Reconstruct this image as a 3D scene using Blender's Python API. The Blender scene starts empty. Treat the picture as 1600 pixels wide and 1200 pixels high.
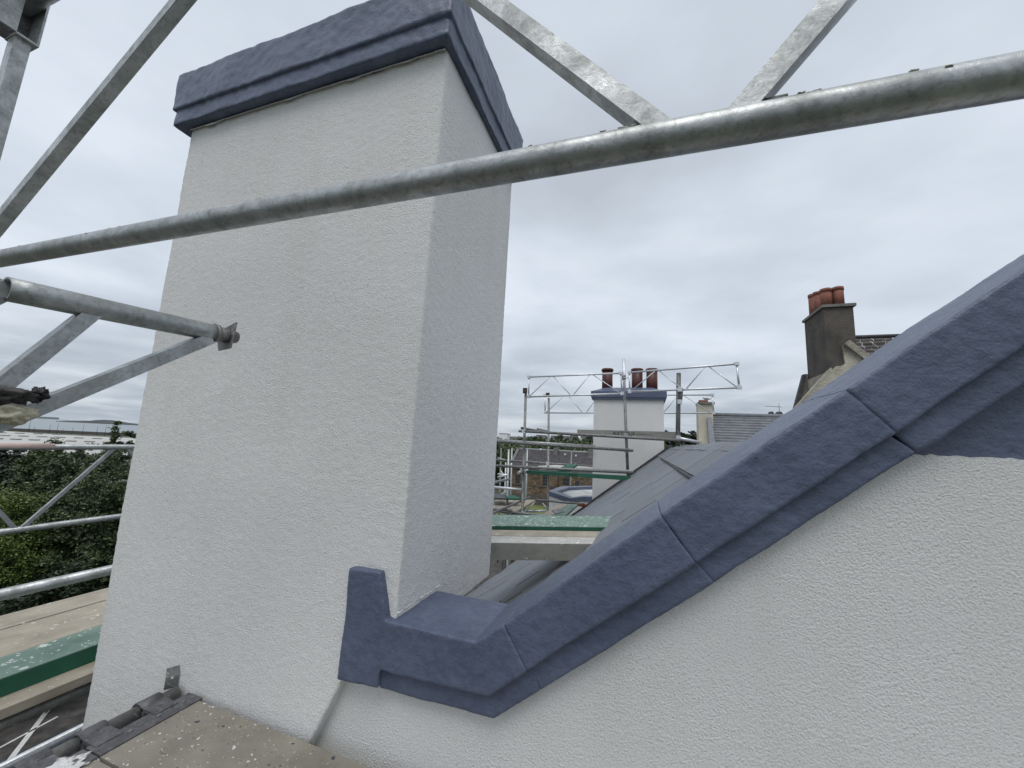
import bpy, bmesh, math, random
import numpy as np
from mathutils import Vector, Matrix, noise
random.seed(7); rng = np.random.default_rng(11)
S = bpy.context.scene
COL = S.collection
CZ = 9.5            # camera height above the street; all modelling below is relative to eye level
# ------------------------------------------------------------------ camera
ROT = Matrix(((0.9455, 0.0014, 0.3255), (0.3221, -0.1487, -0.9349), (0.0471, 0.9889, -0.1410)))
F_PX = 600.0; HS = 0.05; H0 = 650.5
def _cr(p): return Vector(((p[0]-800)/F_PX, -(p[1]-600)/F_PX, -1.0))
_up = _cr((1600, H0+80)).cross(_cr((0, H0))); _up.normalize()
if _up.y < 0: _up = -_up
_x = -_cr((-955, H0-955*HS)); _x -= _up*_x.dot(_up); _x.normalize()
_y = _up.cross(_x)
ROT = Matrix((_x, _y, _up))                       # camera axes -> building axes (X along gable, Y into the roof)
cam_data = bpy.data.cameras.new('camera'); cam = bpy.data.objects.new('camera', cam_data); COL.objects.link(cam)
cam.matrix_world = Matrix.Translation((0, 0, CZ)) @ ROT.to_4x4()
cam_data.sensor_width = 36; cam_data.lens = 36*F_PX/1600; cam_data.clip_start = 0.02; cam_data.clip_end = 200000
S.camera = cam
def _ray(px, py): return ROT @ _cr((px, py))
def atY(px, py, y): r = _ray(px, py); return r*(y/r.y)
def atX(px, py, x): r = _ray(px, py); return r*(x/r.x)
def atZ(px, py, z): r = _ray(px, py); return r*(z/r.z)
def atD(px, py, d): return _ray(px, py)*d
# ------------------------------------------------------------------ sky, sun, exposure
SUN_EL, SUN_AZ = math.radians(64), math.radians(168)   # azimuth clockwise from +Y
W = bpy.data.worlds.new('World'); S.world = W; W.use_nodes = True
nt = W.node_tree; nt.nodes.clear()
def N(t, typ, **kw):
    n = t.nodes.new(typ)
    for k, v in kw.items():
        if k in n.inputs.keys(): n.inputs[k].default_value = v
        else: setattr(n, k, v)
    return n
def L(t, a, b): t.links.new(a, b)
def math_n(t, op, a, b=None):
    n = t.nodes.new('ShaderNodeMath'); n.operation = op
    for i, v in enumerate((a, b)):
        if v is None: continue
        if hasattr(v, 'links'): t.links.new(v, n.inputs[i])
        else: n.inputs[i].default_value = v
    return n.outputs[0]
def ramp(t, fac, stops, interp='LINEAR'):
    n = t.nodes.new('ShaderNodeValToRGB'); cr = n.color_ramp; cr.interpolation = interp
    while len(cr.elements) > 1: cr.elements.remove(cr.elements[-1])
    for i, (p, c) in enumerate(stops):
        e = cr.elements[0] if i == 0 else cr.elements.new(p)
        e.position = p; e.color = (*c, 1) if len(c) == 3 else c
    if fac is not None: t.links.new(fac, n.inputs[0])
    return n.outputs[0]
def mixc(t, fac, a, b, blend='MIX'):
    n = t.nodes.new('ShaderNodeMix'); n.data_type = 'RGBA'; n.blend_type = blend
    for s, v in ((n.inputs[0], fac), (n.inputs[6], a), (n.inputs[7], b)):
        if hasattr(v, 'links'): t.links.new(v, s)
        elif isinstance(v, (int, float)): s.default_value = v
        else: s.default_value = (*v, 1)
    return n.outputs[2]
sky = N(nt, 'ShaderNodeTexSky', sky_type='NISHITA', sun_disc=False, sun_elevation=SUN_EL, sun_rotation=SUN_AZ)
tc = N(nt, 'ShaderNodeTexCoord')
sep = N(nt, 'ShaderNodeSeparateXYZ'); L(nt, tc.outputs['Generated'], sep.inputs[0])
zc = math_n(nt, 'MAXIMUM', sep.outputs[2], 0.0)
zd = math_n(nt, 'ADD', zc, 0.10)
cmb = N(nt, 'ShaderNodeCombineXYZ')
L(nt, math_n(nt, 'DIVIDE', sep.outputs[0], zd), cmb.inputs[0]); L(nt, math_n(nt, 'DIVIDE', sep.outputs[1], zd), cmb.inputs[1])
cmb.inputs[2].default_value = 3.7
n1 = N(nt, 'ShaderNodeTexNoise', Scale=0.55, Detail=7.0, Roughness=0.52, Distortion=0.35); L(nt, cmb.outputs[0], n1.inputs['Vector'])
n2 = N(nt, 'ShaderNodeTexNoise', Scale=1.6, Detail=5.0, Roughness=0.5); L(nt, cmb.outputs[0], n2.inputs['Vector'])
cf = math_n(nt, 'ADD', math_n(nt, 'MULTIPLY', n1.outputs[0], 0.72), math_n(nt, 'MULTIPLY', n2.outputs[0], 0.28))
cloud_hi = ramp(nt, cf, [(0.34, (4.9, 5.4, 6.05)), (0.46, (6.05, 6.7, 7.5)), (0.58, (7.4, 8.05, 8.9))])
cloud_lo = ramp(nt, cf, [(0.36, (3.4, 3.95, 4.65)), (0.48, (4.4, 4.95, 5.65)), (0.60, (6.1, 6.55, 7.1))])
elev = ramp(nt, zc, [(0.0, (0, 0, 0)), (0.10, (0.25,)*3), (0.24, (1, 1, 1))])
cl = mixc(nt, elev, cloud_lo, cloud_hi)
full = mixc(nt, 0.94, sky.outputs[0], cl)
bg = N(nt, 'ShaderNodeBackground', Strength=0.1); L(nt, full, bg.inputs[0])
wo = N(nt, 'ShaderNodeOutputWorld'); L(nt, bg.outputs[0], wo.inputs[0])
sd = bpy.data.lights.new('sun', 'SUN'); sd.energy = 1.4; sd.angle = math.radians(35); sd.color = (1, 0.97, 0.93)
sun = bpy.data.objects.new('sun', sd); COL.objects.link(sun); sun.location = (0, 0, 60)
sdir = Vector((math.sin(SUN_AZ)*math.cos(SUN_EL), math.cos(SUN_AZ)*math.cos(SUN_EL), math.sin(SUN_EL)))
sun.rotation_euler = (-sdir).to_track_quat('-Z', 'Y').to_euler()
vs = S.view_settings; vs.view_transform = 'Standard'; vs.look = 'None'; vs.exposure = 0.09; vs.gamma = 1; vs.use_curve_mapping = False
# ------------------------------------------------------------------ materials
M = {}
def mat(name, rough=0.8, metal=0.0):
    m = bpy.data.materials.new(name); m.use_nodes = True; t = m.node_tree
    b = t.nodes['Principled BSDF']; b.inputs['Roughness'].default_value = rough; b.inputs['Metallic'].default_value = metal
    M[name] = m
    c = t.nodes.new('ShaderNodeTexCoord')
    return m, t, b, c.outputs['Object']
def noi(t, co, scale, detail=4.0, rough=0.55, dist=0.0, stretch=None):
    if stretch:
        mp = t.nodes.new('ShaderNodeMapping'); mp.inputs['Scale'].default_value = stretch; t.links.new(co, mp.inputs[0]); co = mp.outputs[0]
    n = N(t, 'ShaderNodeTexNoise', Scale=scale, Detail=detail, Roughness=rough, Distortion=dist); t.links.new(co, n.inputs['Vector']); return n.outputs[0]
def bump(t, b, h, dist, strength=1.0, prev=None):
    n = N(t, 'ShaderNodeBump', Strength=strength, Distance=dist); t.links.new(h, n.inputs['Height'])
    if prev is not None: t.links.new(prev, n.inputs['Normal'])
    t.links.new(n.outputs[0], b.inputs['Normal']); return n.outputs[0]
def scol(t, b, out): t.links.new(out, b.inputs['Base Color'])
def simple(name, c, var=0.25, scale=8.0, rough=0.8, metal=0.0, bscale=None, bdist=0.002):
    m, t, b, co = mat(name, rough, metal)
    d = tuple(x*(1-var) for x in c); l = tuple(min(x*(1+var), 0.95) for x in c)
    scol(t, b, ramp(t, noi(t, co, scale), [(0.3, d), (0.7, l)]))
    if bscale: bump(t, b, noi(t, co, bscale), bdist)
    return m
# sprayed white render
m, t, b, co = mat('white_render', 0.92)
v = N(t, 'ShaderNodeTexVoronoi', Scale=150.0, Randomness=1.0); 
wob = t.nodes.new('ShaderNodeVectorMath'); wob.operation = 'ADD'
nn = N(t, 'ShaderNodeTexNoise', Scale=60.0, Detail=2.0); L(t, co, nn.inputs['Vector'])
sc = t.nodes.new('ShaderNodeVectorMath'); sc.operation = 'SCALE'; sc.inputs[3].default_value = 0.02
L(t, nn.outputs[1], sc.inputs[0]); L(t, co, wob.inputs[0]); L(t, sc.outputs[0], wob.inputs[1]); L(t, wob.outputs[0], v.inputs['Vector'])
fine = noi(t, co, 190.0, 3.0, 0.65)
big = noi(t, co, 1.3, 4.0, 0.6)
patch = ramp(t, noi(t, co, 2.6, 3.0, 0.6), [(0.32, (0.45,)*3), (0.68, (1.0,)*3)])
hh = math_n(t, 'MULTIPLY', math_n(t, 'ADD', math_n(t, 'MULTIPLY', v.outputs[0], 0.45), fine), patch)
base = ramp(t, big, [(0.28, (0.660, 0.655, 0.645)), (0.5, (0.725, 0.718, 0.706)), (0.72, (0.765, 0.757, 0.743))])
strk = ramp(t, noi(t, co, 1.0, 5.0, 0.65, 0.2, (9.0, 9.0, 0.7)), [(0.30, (0.965, 0.962, 0.955)), (0.55, (1, 1, 1))])
base = mixc(t, 1.0, base, strk, 'MULTIPLY')
pits = ramp(t, fine, [(0.30, (0.74,)*3), (0.47, (1, 1, 1))])
scol(t, b, mixc(t, 1.0, base, pits, 'MULTIPLY'))
bump(t, b, hh, 0.0055, 0.75)
# masonry paint, slate blue
m, t, b, co = mat('blue_paint', 0.42)
pn = noi(t, co, 5.0, 5.0, 0.6); pf = noi(t, co, 55.0, 5.0, 0.65); pp = noi(t, co, 160.0, 2.0, 0.5)
c0 = ramp(t, pn, [(0.25, (0.074, 0.093, 0.148)), (0.5, (0.090, 0.111, 0.173)), (0.75, (0.110, 0.133, 0.198))])
c0 = mixc(t, 1.0, c0, ramp(t, noi(t, co, 26.0, 5.0, 0.7, 0.5, (1, 1, 1.8)), [(0.34, (0.80,)*3), (0.5, (1, 1, 1)), (0.66, (1.13,)*3)]), 'MULTIPLY')
chips = ramp(t, noi(t, co, 70.0, 3.0, 0.7, 1.5, (1, 1, 2.2)), [(0.63, (1, 1, 1)), (0.67, (0.5, 0.48, 0.46))])
scol(t, b, mixc(t, 1.0, c0, chips, 'MULTIPLY'))
nb = bump(t, b, pf, 0.0045, 0.7); bump(t, b, pp, 0.0015, 0.6, nb)
# galvanised steel
def galv(name, c_lo, c_hi, stain, metal=0.75, rough=0.42, sc=14.0):
    m, t, b, co = mat(name, rough, metal)
    a = noi(t, co, sc, 6.0, 0.72, 0.6); d = noi(t, co, sc*3.2, 4.0, 0.7, 0.8)
    base = ramp(t, a, [(0.34, c_lo), (0.52, tuple((x+y)/2 for x, y in zip(c_lo, c_hi))), (0.66, c_hi)])
    gr = ramp(t, noi(t, co, sc*7, 3.0, 0.7), [(0.36, (0.78,)*3), (0.48, (1, 1, 1))]); base = mixc(t, 1.0, base, gr, 'MULTIPLY')
    sp = ramp(t, d, [(0.60, (0, 0, 0)), (0.66, (1, 1, 1))])
    scol(t, b, mixc(t, sp, base, stain))
    r = ramp(t, a, [(0.3, (rough+0.14,)*3), (0.7, (rough-0.08,)*3)]); t.links.new(r, b.inputs['Roughness'])
    bump(t, b, d, 0.0012, 0.6)
galv('galvanised_steel', (0.27, 0.285, 0.28), (0.49, 0.51, 0.515), (0.32, 0.32, 0.30), 0.65)
galv('weathered_steel', (0.15, 0.15, 0.147), (0.29, 0.285, 0.275), (0.42, 0.41, 0.38), 0.55, 0.55, 9.0)
galv('bright_aluminium', (0.60, 0.62, 0.64), (0.74, 0.76, 0.78), (0.5, 0.51, 0.52), 0.6, 0.38)
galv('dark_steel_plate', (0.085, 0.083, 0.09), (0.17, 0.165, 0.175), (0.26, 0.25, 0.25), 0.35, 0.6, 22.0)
# plywood deck with paint splashes
def spots(t, co, scale, thr, col, under, jit=0.0, stretch=None):
    if stretch:
        mp = t.nodes.new('ShaderNodeMapping'); mp.inputs['Scale'].default_value = stretch; t.links.new(co, mp.inputs[0]); co = mp.outputs[0]
    nz = N(t, 'ShaderNodeTexNoise', Scale=scale*1.6, Detail=3.0); L(t, co, nz.inputs['Vector'])
    vv = t.nodes.new('ShaderNodeVectorMath'); vv.operation = 'SCALE'; vv.inputs[3].default_value = 0.9/scale; L(t, nz.outputs[1], vv.inputs[0])
    ad = t.nodes.new('ShaderNodeVectorMath'); L(t, co, ad.inputs[0]); L(t, vv.outputs[0], ad.inputs[1])
    vo = N(t, 'ShaderNodeTexVoronoi', Scale=scale); L(t, ad.outputs[0], vo.inputs['Vector'])
    sepc = N(t, 'ShaderNodeSeparateXYZ'); L(t, vo.outputs['Color'], sepc.inputs[0])
    rad = math_n(t, 'MULTIPLY', math_n(t, 'POWER', sepc.outputs[0], 5.0), thr)
    f = math_n(t, 'LESS_THAN', vo.outputs[0], rad)
    return mixc(t, f, under, col)
def board(name, lo, hi, splash=0.3, sp_col=(0.72, 0.72, 0.69), grain=(2, 40, 40), dark_spots=False):
    m, t, b, co = mat(name, 0.82)
    g = noi(t, co, 1.0, 6.0, 0.62, 0.3, grain); w = noi(t, co, 7.0, 4.0, 0.6)
    c = ramp(t, g, [(0.28, lo), (0.72, hi)])
    c = mixc(t, 0.45, c, ramp(t, w, [(0.3, tuple(x*0.72 for x in lo)), (0.7, hi)]))
    c = spots(t, co, 24.0, splash*.62, sp_col, c); c = spots(t, co, 75.0, splash*.8, sp_col, c)
    if dark_spots: c = spots(t, co, 150.0, .30, sp_col, c); c = spots(t, co, 90.0, .35, tuple(x*.5 for x in lo), c); c = spots(t, co, 19.0, 0.24, (0.05, 0.055, 0.075), c)
    scol(t, b, c); bump(t, b, g, 0.002, 0.5)
board('plywood_deck', (0.20, 0.18, 0.145), (0.305, 0.28, 0.23), 0.42, (0.60, 0.60, 0.58), (9, 9, 9), True)
board('tan_board', (0.27, 0.235, 0.18), (0.44, 0.395, 0.32), 0.35, (0.66, 0.64, 0.6), (45, 2, 45))
board('pale_board', (0.36, 0.345, 0.305), (0.60, 0.59, 0.555), 0.55, (0.78, 0.78, 0.76), (2.5, 40, 40))
board('grey_timber', (0.20, 0.20, 0.18), (0.31, 0.305, 0.275), 0.25, (0.5, 0.5, 0.47), (2, 40, 40))
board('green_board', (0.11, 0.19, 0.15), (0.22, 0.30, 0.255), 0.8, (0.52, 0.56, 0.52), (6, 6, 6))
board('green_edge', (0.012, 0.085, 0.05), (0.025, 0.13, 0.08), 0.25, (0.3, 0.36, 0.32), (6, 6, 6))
# roofs
m, t, b, co = mat('grey_slate', 0.62)
oi = N(t, 'ShaderNodeObjectInfo')
wv = noi(t, co, 6.0, 5.0, 0.6); wf = noi(t, co, 60.0, 3.0, 0.6)
c = ramp(t, wv, [(0.3, (0.155, 0.166, 0.186)), (0.7, (0.180, 0.190, 0.210))])
rv = ramp(t, oi.outputs['Random'], [(0, (0.93,)*3), (1, (1.06,)*3)])
c = mixc(t, 1.0, c, rv, 'MULTIPLY'); scol(t, b, spots(t, co, 9.0, 0.14, (0.5, 0.5, 0.48), c)); bump(t, b, wf, 0.002, 0.5)
simple('old_slate', (0.085, 0.08, 0.085), 0.35, 3.0, 0.8, 0, 5.0, 0.03)
simple('brown_slate', (0.085, 0.075, 0.068), 0.4, 4.0, 0.8, 0, 9.0, 0.02)
simple('concrete_tile', (0.175, 0.185, 0.205), 0.22, 3.0, 0.8)
simple('lead_flashing', (0.06, 0.062, 0.07), 0.3, 6.0, 0.6, 0.2)
simple('terracotta', (0.21, 0.078, 0.05), 0.3, 9.0, 0.75, 0, 20.0, 0.005)
simple('dark_red_pot', (0.085, 0.022, 0.018), 0.4, 5.0, 0.5, 0, 20.0, 0.004)
simple('pot_mouth', (0.012, 0.01, 0.01), 0.2)
simple('brown_render', (0.088, 0.076, 0.066), 0.35, 2.2, 0.95, 0, 30.0, 0.02)
simple('cream_render', (0.36, 0.335, 0.275), 0.45, 1.6, 0.95, 0, 18.0, 0.03)
simple('pale_cream', (0.56, 0.525, 0.43), 0.12, 1.2, 0.9)
simple('cap_concrete', (0.16, 0.155, 0.14), 0.3, 5.0)
simple('white_paint', (0.72, 0.73, 0.73), 0.07, 2.0, 0.7)
simple('roof_felt', (0.42, 0.43, 0.42), 0.3, 2.5, 0.9)
simple('plate_wood', (0.055, 0.035, 0.028), 0.4, 20.0)
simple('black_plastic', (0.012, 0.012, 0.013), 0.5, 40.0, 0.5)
simple('dried_foam', (0.45, 0.42, 0.31), 0.3, 30.0, 0.8, 0, 60.0, 0.01)
simple('dark_rag', (0.075, 0.07, 0.068), 0.6, 30.0, 0.95, 0, 90.0, 0.008)
simple('asphalt', (0.052, 0.047, 0.043), 0.55, 3.0, 0.9, 0, 25.0, 0.02)
simple('road_paint', (0.55, 0.55, 0.52), 0.2, 4.0)
simple('land', (0.06, 0.07, 0.04), 0.4, 0.15, 0.95)
simple('lawn', (0.125, 0.15, 0.045), 0.3, 0.6, 0.95, 0, 12.0, 0.05)
simple('bark', (0.07, 0.055, 0.042), 0.4, 12.0, 0.95)
simple('rock', (0.055, 0.058, 0.06), 0.35, 0.02, 0.95)
simple('far_hill', (0.07, 0.09, 0.08), 0.3, 0.002, 0.95)
simple('warehouse_white', (0.43, 0.415, 0.385), 0.07, 0.05, 0.6)
simple('rooflight', (0.20, 0.20, 0.19), 0.2, 0.3, 0.4)
simple('grey_cladding', (0.30, 0.31, 0.32), 0.15, 0.4)
simple('window_glass', (0.03, 0.035, 0.04), 0.3, 2.0, 0.12)
simple('ink', (0.03, 0.03, 0.03), 0.2, 40.0)
simple('faded_ink', (0.15, 0.15, 0.14), 0.2, 40.0)
simple('rust', (0.21, 0.075, 0.035), 0.4, 30.0)
simple('pink_tape', (0.5, 0.37, 0.33), 0.2, 10.0)
simple('feather', (0.25, 0.26, 0.27), 0.4, 20.0)
# sandstone with blocks
m, t, b, co = mat('sandstone', 0.92)
oi = N(t, 'ShaderNodeObjectInfo'); w = noi(t, co, 2.0, 5.0, 0.6)
c = ramp(t, w, [(0.3, (0.105, 0.076, 0.054)), (0.7, (0.215, 0.16, 0.112))])
isl = N(t, 'ShaderNodeNewGeometry')
scol(t, b, mixc(t, 1.0, c, ramp(t, isl.outputs['Random Per Island'], [(0, (0.50,)*3), (0.5, (0.95, 0.93, 0.9)), (1, (1.35, 1.3, 1.2))]), 'MULTIPLY'))
# sea
m, t, b, co = mat('sea_water', 0.35); b.inputs['Base Color'].default_value = (0.19, 0.225, 0.24, 1)
bump(t, b, noi(t, co, 0.25, 5.0, 0.6), 0.05, 0.15)
# leaves
def leafmat(name, dark, mid, light):
    m, t, b, co = mat(name, 0.55)
    g = N(t, 'ShaderNodeNewGeometry')
    scol(t, b, ramp(t, g.outputs['Random Per Island'], [(0, dark), (0.55, mid), (0.9, mid), (1.0, light)]))
leafmat('leaf_bright', (0.045, 0.075, 0.012), (0.10, 0.15, 0.026), (0.15, 0.20, 0.05))
leafmat('leaf_silver', (0.022, 0.034, 0.013), (0.075, 0.105, 0.042), (0.20, 0.25, 0.13))
leafmat('leaf_dark', (0.014, 0.022, 0.012), (0.030, 0.044, 0.022), (0.05, 0.07, 0.035))
leafmat('leaf_mid', (0.025, 0.042, 0.014), (0.060, 0.088, 0.026), (0.09, 0.11, 0.05))
# ------------------------------------------------------------------ mesh helpers
class MB:
    def __init__(s): s.v = []; s.f = []; s.sm = []
    def add(s, vs, fs, smooth=False):
        o = len(s.v); s.v += [tuple(p) for p in vs]
        for f in fs: s.f.append(tuple(i+o for i in f)); s.sm.append(smooth)
        return s
    def box(s, a, b):
        x0, y0, z0 = a; x1, y1, z1 = b
        return s.add([(x0,y0,z0),(x1,y0,z0),(x1,y1,z0),(x0,y1,z0),(x0,y0,z1),(x1,y0,z1),(x1,y1,z1),(x0,y1,z1)],
                     [(3,2,1,0),(4,5,6,7),(0,1,5,4),(1,2,6,5),(2,3,7,6),(3,0,4,7)])
    def beam(s, p, q, w, h, ref=(0, 0, 1)):
        p = Vector(p); q = Vector(q); d = (q-p).normalized(); ref = Vector(ref)
        a = d.cross(ref)
        if a.length < 1e-4: a = d.cross(Vector((1, 0, 0)))
        a.normalize(); c = a.cross(d).normalized(); a *= w/2; c *= h/2
        return s.add([p-a-c, p+a-c, p+a+c, p-a+c, q-a-c, q+a-c, q+a+c, q-a+c],
                     [(3,2,1,0)[::-1],(4,5,6,7)[::-1],(0,1,5,4)[::-1],(1,2,6,5)[::-1],(2,3,7,6)[::-1],(3,0,4,7)[::-1]])
    def tube(s, p, q, r, n=12, r2=None, hollow=False, segs=1, wob=0.0):
        p = Vector(p); q = Vector(q); d = (q-p).normalized(); r2 = r if r2 is None else r2
        a = d.orthogonal().normalized(); c = d.cross(a)
        o = len(s.v)
        for k in range(segs+1):
            tt = k/segs; ce = p.lerp(q, tt); rr = r+(r2-r)*tt
            if wob and 0 < k < segs: ce = ce+Vector((random.uniform(-wob, wob), random.uniform(-wob, wob), random.uniform(-wob, wob)))
            for i in range(n):
                an = 2*math.pi*i/n; s.v.append(tuple(ce+(a*math.cos(an)+c*math.sin(an))*rr))
        for k in range(segs):
            for i in range(n):
                j = (i+1) % n; s.f.append((o+k*n+i, o+k*n+j, o+(k+1)*n+j, o+(k+1)*n+i)); s.sm.append(True)
        if hollow:
            for e, ce, rr in ((0, p, r), (segs, q, r2)):
                o2 = len(s.v); sgn = 1 if e == 0 else -1
                for dd in (0.0, 0.06*sgn):
                    for i in range(n):
                        an = 2*math.pi*i/n; s.v.append(tuple(ce+d*dd+(a*math.cos(an)+c*math.sin(an))*rr*0.86))
                for i in range(n):
                    j = (i+1) % n
                    s.f.append((o+e*n+i, o+e*n+j, o2+j, o2+i)); s.sm.append(False)
                    s.f.append((o2+i, o2+j, o2+n+j, o2+n+i)); s.sm.append(True)
                s.f.append(tuple(o2+n+i for i in range(n))); s.sm.append(False)
        else:
            s.f.append(tuple(o+i for i in range(n))[::-1]); s.sm.append(False)
            s.f.append(tuple(o+segs*n+i for i in range(n))); s.sm.append(False)
        return s
    def prismY(s, poly, y0, y1):
        n = len(poly)
        return s.add([(x, y0, z) for x, z in poly]+[(x, y1, z) for x, z in poly],
                     [tuple(range(n)), tuple(range(2*n-1, n-1, -1))]+[(i+n, (i+1) % n+n, (i+1) % n, i) for i in range(n)])
    def prismZ(s, poly, z0, z1):
        n = len(poly)
        return s.add([(p[0], p[1], z0) for p in poly]+[(p[0], p[1], z1) for p in poly],
                     [tuple(range(n)), tuple(range(2*n-1, n-1, -1))]+[(i+n, (i+1) % n+n, (i+1) % n, i) for i in range(n)])
    def quad(s, a, b, c, d): return s.add([a, b, c, d], [(0, 1, 2, 3)])
    def build(s, name, m, parent=None, fix=True):
        me = bpy.data.meshes.new(name); me.from_pydata(s.v, [], s.f)
        me.polygons.foreach_set('use_smooth', s.sm)
        if fix:
            bm = bmesh.new(); bm.from_mesh(me); bmesh.ops.recalc_face_normals(bm, faces=bm.faces); bm.to_mesh(me); bm.free()
        me.materials.append(M[m]); me.update()
        return link(name, me, parent)
def link(name, me, parent=None):
    o = bpy.data.objects.new(name, me); COL.objects.link(o)
    if parent is not None:
        o.parent = parent
        if parent.type == 'EMPTY': o.matrix_parent_inverse = Matrix.Translation(-parent.location)
    return o
def thing(name, loc, label, cat, group=None):
    o = bpy.data.objects.new(name, None); COL.objects.link(o); o.location = loc; o.empty_display_size = 0.1
    return tag(o, label, cat, group)
def tag(o, label=None, cat=None, group=None, kind=None):
    for k, v in (('label', label), ('category', cat), ('group', group), ('kind', kind)):
        if v: o[k] = v
    return o
def rough(o, voxel, amp, scale, amp2=0.0, scale2=1.0, smooth=1):
    """re-mesh a closed solid finely and weather its surface and edges with noise"""
    md = o.modifiers.new('remesh', 'REMESH'); md.mode = 'VOXEL'; md.voxel_size = voxel
    dg = bpy.context.evaluated_depsgraph_get(); me = bpy.data.meshes.new_from_object(o.evaluated_get(dg))
    o.modifiers.clear(); mt = o.data.materials[0]
    bm = bmesh.new(); bm.from_mesh(me)
    for _ in range(smooth): bmesh.ops.smooth_vert(bm, verts=bm.verts, factor=0.5, use_axis_x=True, use_axis_y=True, use_axis_z=True)
    bm.normal_update()
    for v in bm.verts:
        n = v.normal; p = v.co
        d = noise.noise(p*scale)*amp
        if amp2: d += noise.noise(p*scale2)*amp2
        v.co = p+n*d
    for f in bm.faces: f.smooth = True
    bm.to_mesh(me); bm.free()
    me.materials.clear(); me.materials.append(mt); old = o.data; o.data = me; me.name = o.name; bpy.data.meshes.remove(old)
    return o
def curve_text(name, body, size, m, mtx, parent, ext=0.001):
    cu = bpy.data.curves.new(name, 'FONT'); cu.body = body; cu.size = size; cu.extrude = ext; cu.align_x = 'LEFT'
    tmp = bpy.data.objects.new('tmp', cu); COL.objects.link(tmp)
    me = bpy.data.meshes.new_from_object(tmp.evaluated_get(bpy.context.evaluated_depsgraph_get()))
    bpy.data.objects.remove(tmp); me.transform(mtx); me.materials.clear(); me.materials.append(M[m]); me.name = name
    return link(name, me, parent)
R48 = 0.02415
# ================================================================== THE SETTING
GZ = -9.5
g = MB()
coast = [atZ(x, y, GZ) for x, y in ((-2500, 560), (-1000, 626), (-300, 657), (0, 672), (60, 674.5), (120, 677), (180, 680), (260, 683.5), (420, 683), (560, 684), (700, 689.5))]
poly = [(p.x, p.y) for p in coast]
far = [(-1200, 9000), (30000, 40000), (40000, 0), (30000, -30000), (-400, -30000), (-900, -900)]
g.prismZ(poly+far, GZ-0.6, GZ); tag(g.build('ground', 'land'), kind='structure')
sea = MB(); rr_ = [0, 60, 150, 300, 600, 1200, 2500, 5000, 10000, 25000, 60000, 120000]; ns_ = 64
sv = [(0, 0, GZ-.35)]+[(r_*math.cos(2*math.pi*k/ns_), r_*math.sin(2*math.pi*k/ns_), GZ-.35) for r_ in rr_[1:] for k in range(ns_)]
sf = [(0, 1+k, 1+(k+1) % ns_) for k in range(ns_)]+[(1+a*ns_+k, 1+(a+1)*ns_+k, 1+(a+1)*ns_+(k+1) % ns_, 1+a*ns_+(k+1) % ns_) for a in range(len(rr_)-2) for k in range(ns_)]
sea.add(sv, sf); tag(sea.build('sea', 'sea_water', fix=False), kind='structure')
rd = MB().prismZ([(-27, -30), (-3.2, -30), (-3.2, 40), (-27, 40)], GZ, GZ+0.004)
road = tag(rd.build('road', 'asphalt'), kind='structure')
def strip(p, q, w, name='road_marking'):
    p = Vector(p); q = Vector(q); d = (q-p).normalized()*0; n = Vector((-(q-p).y, (q-p).x, 0)).normalized()*w/2
    return MB().prismZ([p-n, q-n, q+n, p+n], GZ+0.008, GZ+0.011).build(name, 'road_paint', road)
a, b2 = atZ(88, 1092, GZ), atZ(6, 1200, GZ); strip(a, b2, 0.13)
a, b2 = atZ(-40, 1190, GZ), atZ(90, 1120, GZ); strip(a, b2, 0.07)
lw = MB().prismZ([(atZ(x, y, GZ).x, atZ(x, y, GZ).y) for x, y in ((770, 830), (760, 786), (862, 783), (990, 784), (960, 840))], GZ, GZ+0.02)
tag(lw.build('lawn', 'lawn'), kind='structure')
# island and far shore hills on the horizon
def ridge_land(name, pts, dist, m, depth):
    """low land seen across the water: crest heights (m) along bearings"""
    vs_, fs_ = [], []
    for px, h in pts:
        r = _ray(px, H0+HS*px); r.normalize(); c = r*dist; f = Vector((r.x, r.y, 0))
        vs_ += [(c.x, c.y, GZ-1), (c.x+f.x*depth*.5, c.y+f.y*depth*.5, GZ+h), (c.x+f.x*depth, c.y+f.y*depth, GZ-1)]
    n = len(pts)
    for i in range(n-1):
        a = 3*i; fs_ += [(a, a+1, a+4, a+3), (a+1, a+2, a+5, a+4)]
    return tag(MB().add(vs_, fs_, True).build(name, m, fix=False), kind='structure')
pts = []
for i in range(61):
    px = 88+i*2.6; u = i/60
    h = 3+34*math.sin(math.pi*min(u*1.02, 1))**0.8*(0.62+0.55*math.exp(-((u-.52)/.16)**2))+4*noise.noise(Vector((px*.11, 0, 0)))
    pts.append((px, max(0.5, h*0.42)))
ridge_land('island', pts, 2350, 'rock', 300)
pts = [(-700+i*22, 95+60*noise.noise(Vector((i*.13, 4, 0)))+25*noise.noise(Vector((i*.5, 9, 0)))) for i in range(37)]
ridge_land('hills', pts, 21000, 'far_hill', 3000)
pts = [(560+i*24, max(3, 9+26*min(1, i/10.)+9*noise.noise(Vector((i*.3, 2, 0))))) for i in range(50)]
ridge_land('wooded_hill', pts, 1500, 'land', 700)

# ================================================================== OUR HOUSE
HOUSE = thing('gable_house', (0, 4.5, GZ), 'white rendered gable house with slate blue painted coping and two tall chimneys', 'house')
YF = 1.168
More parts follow.
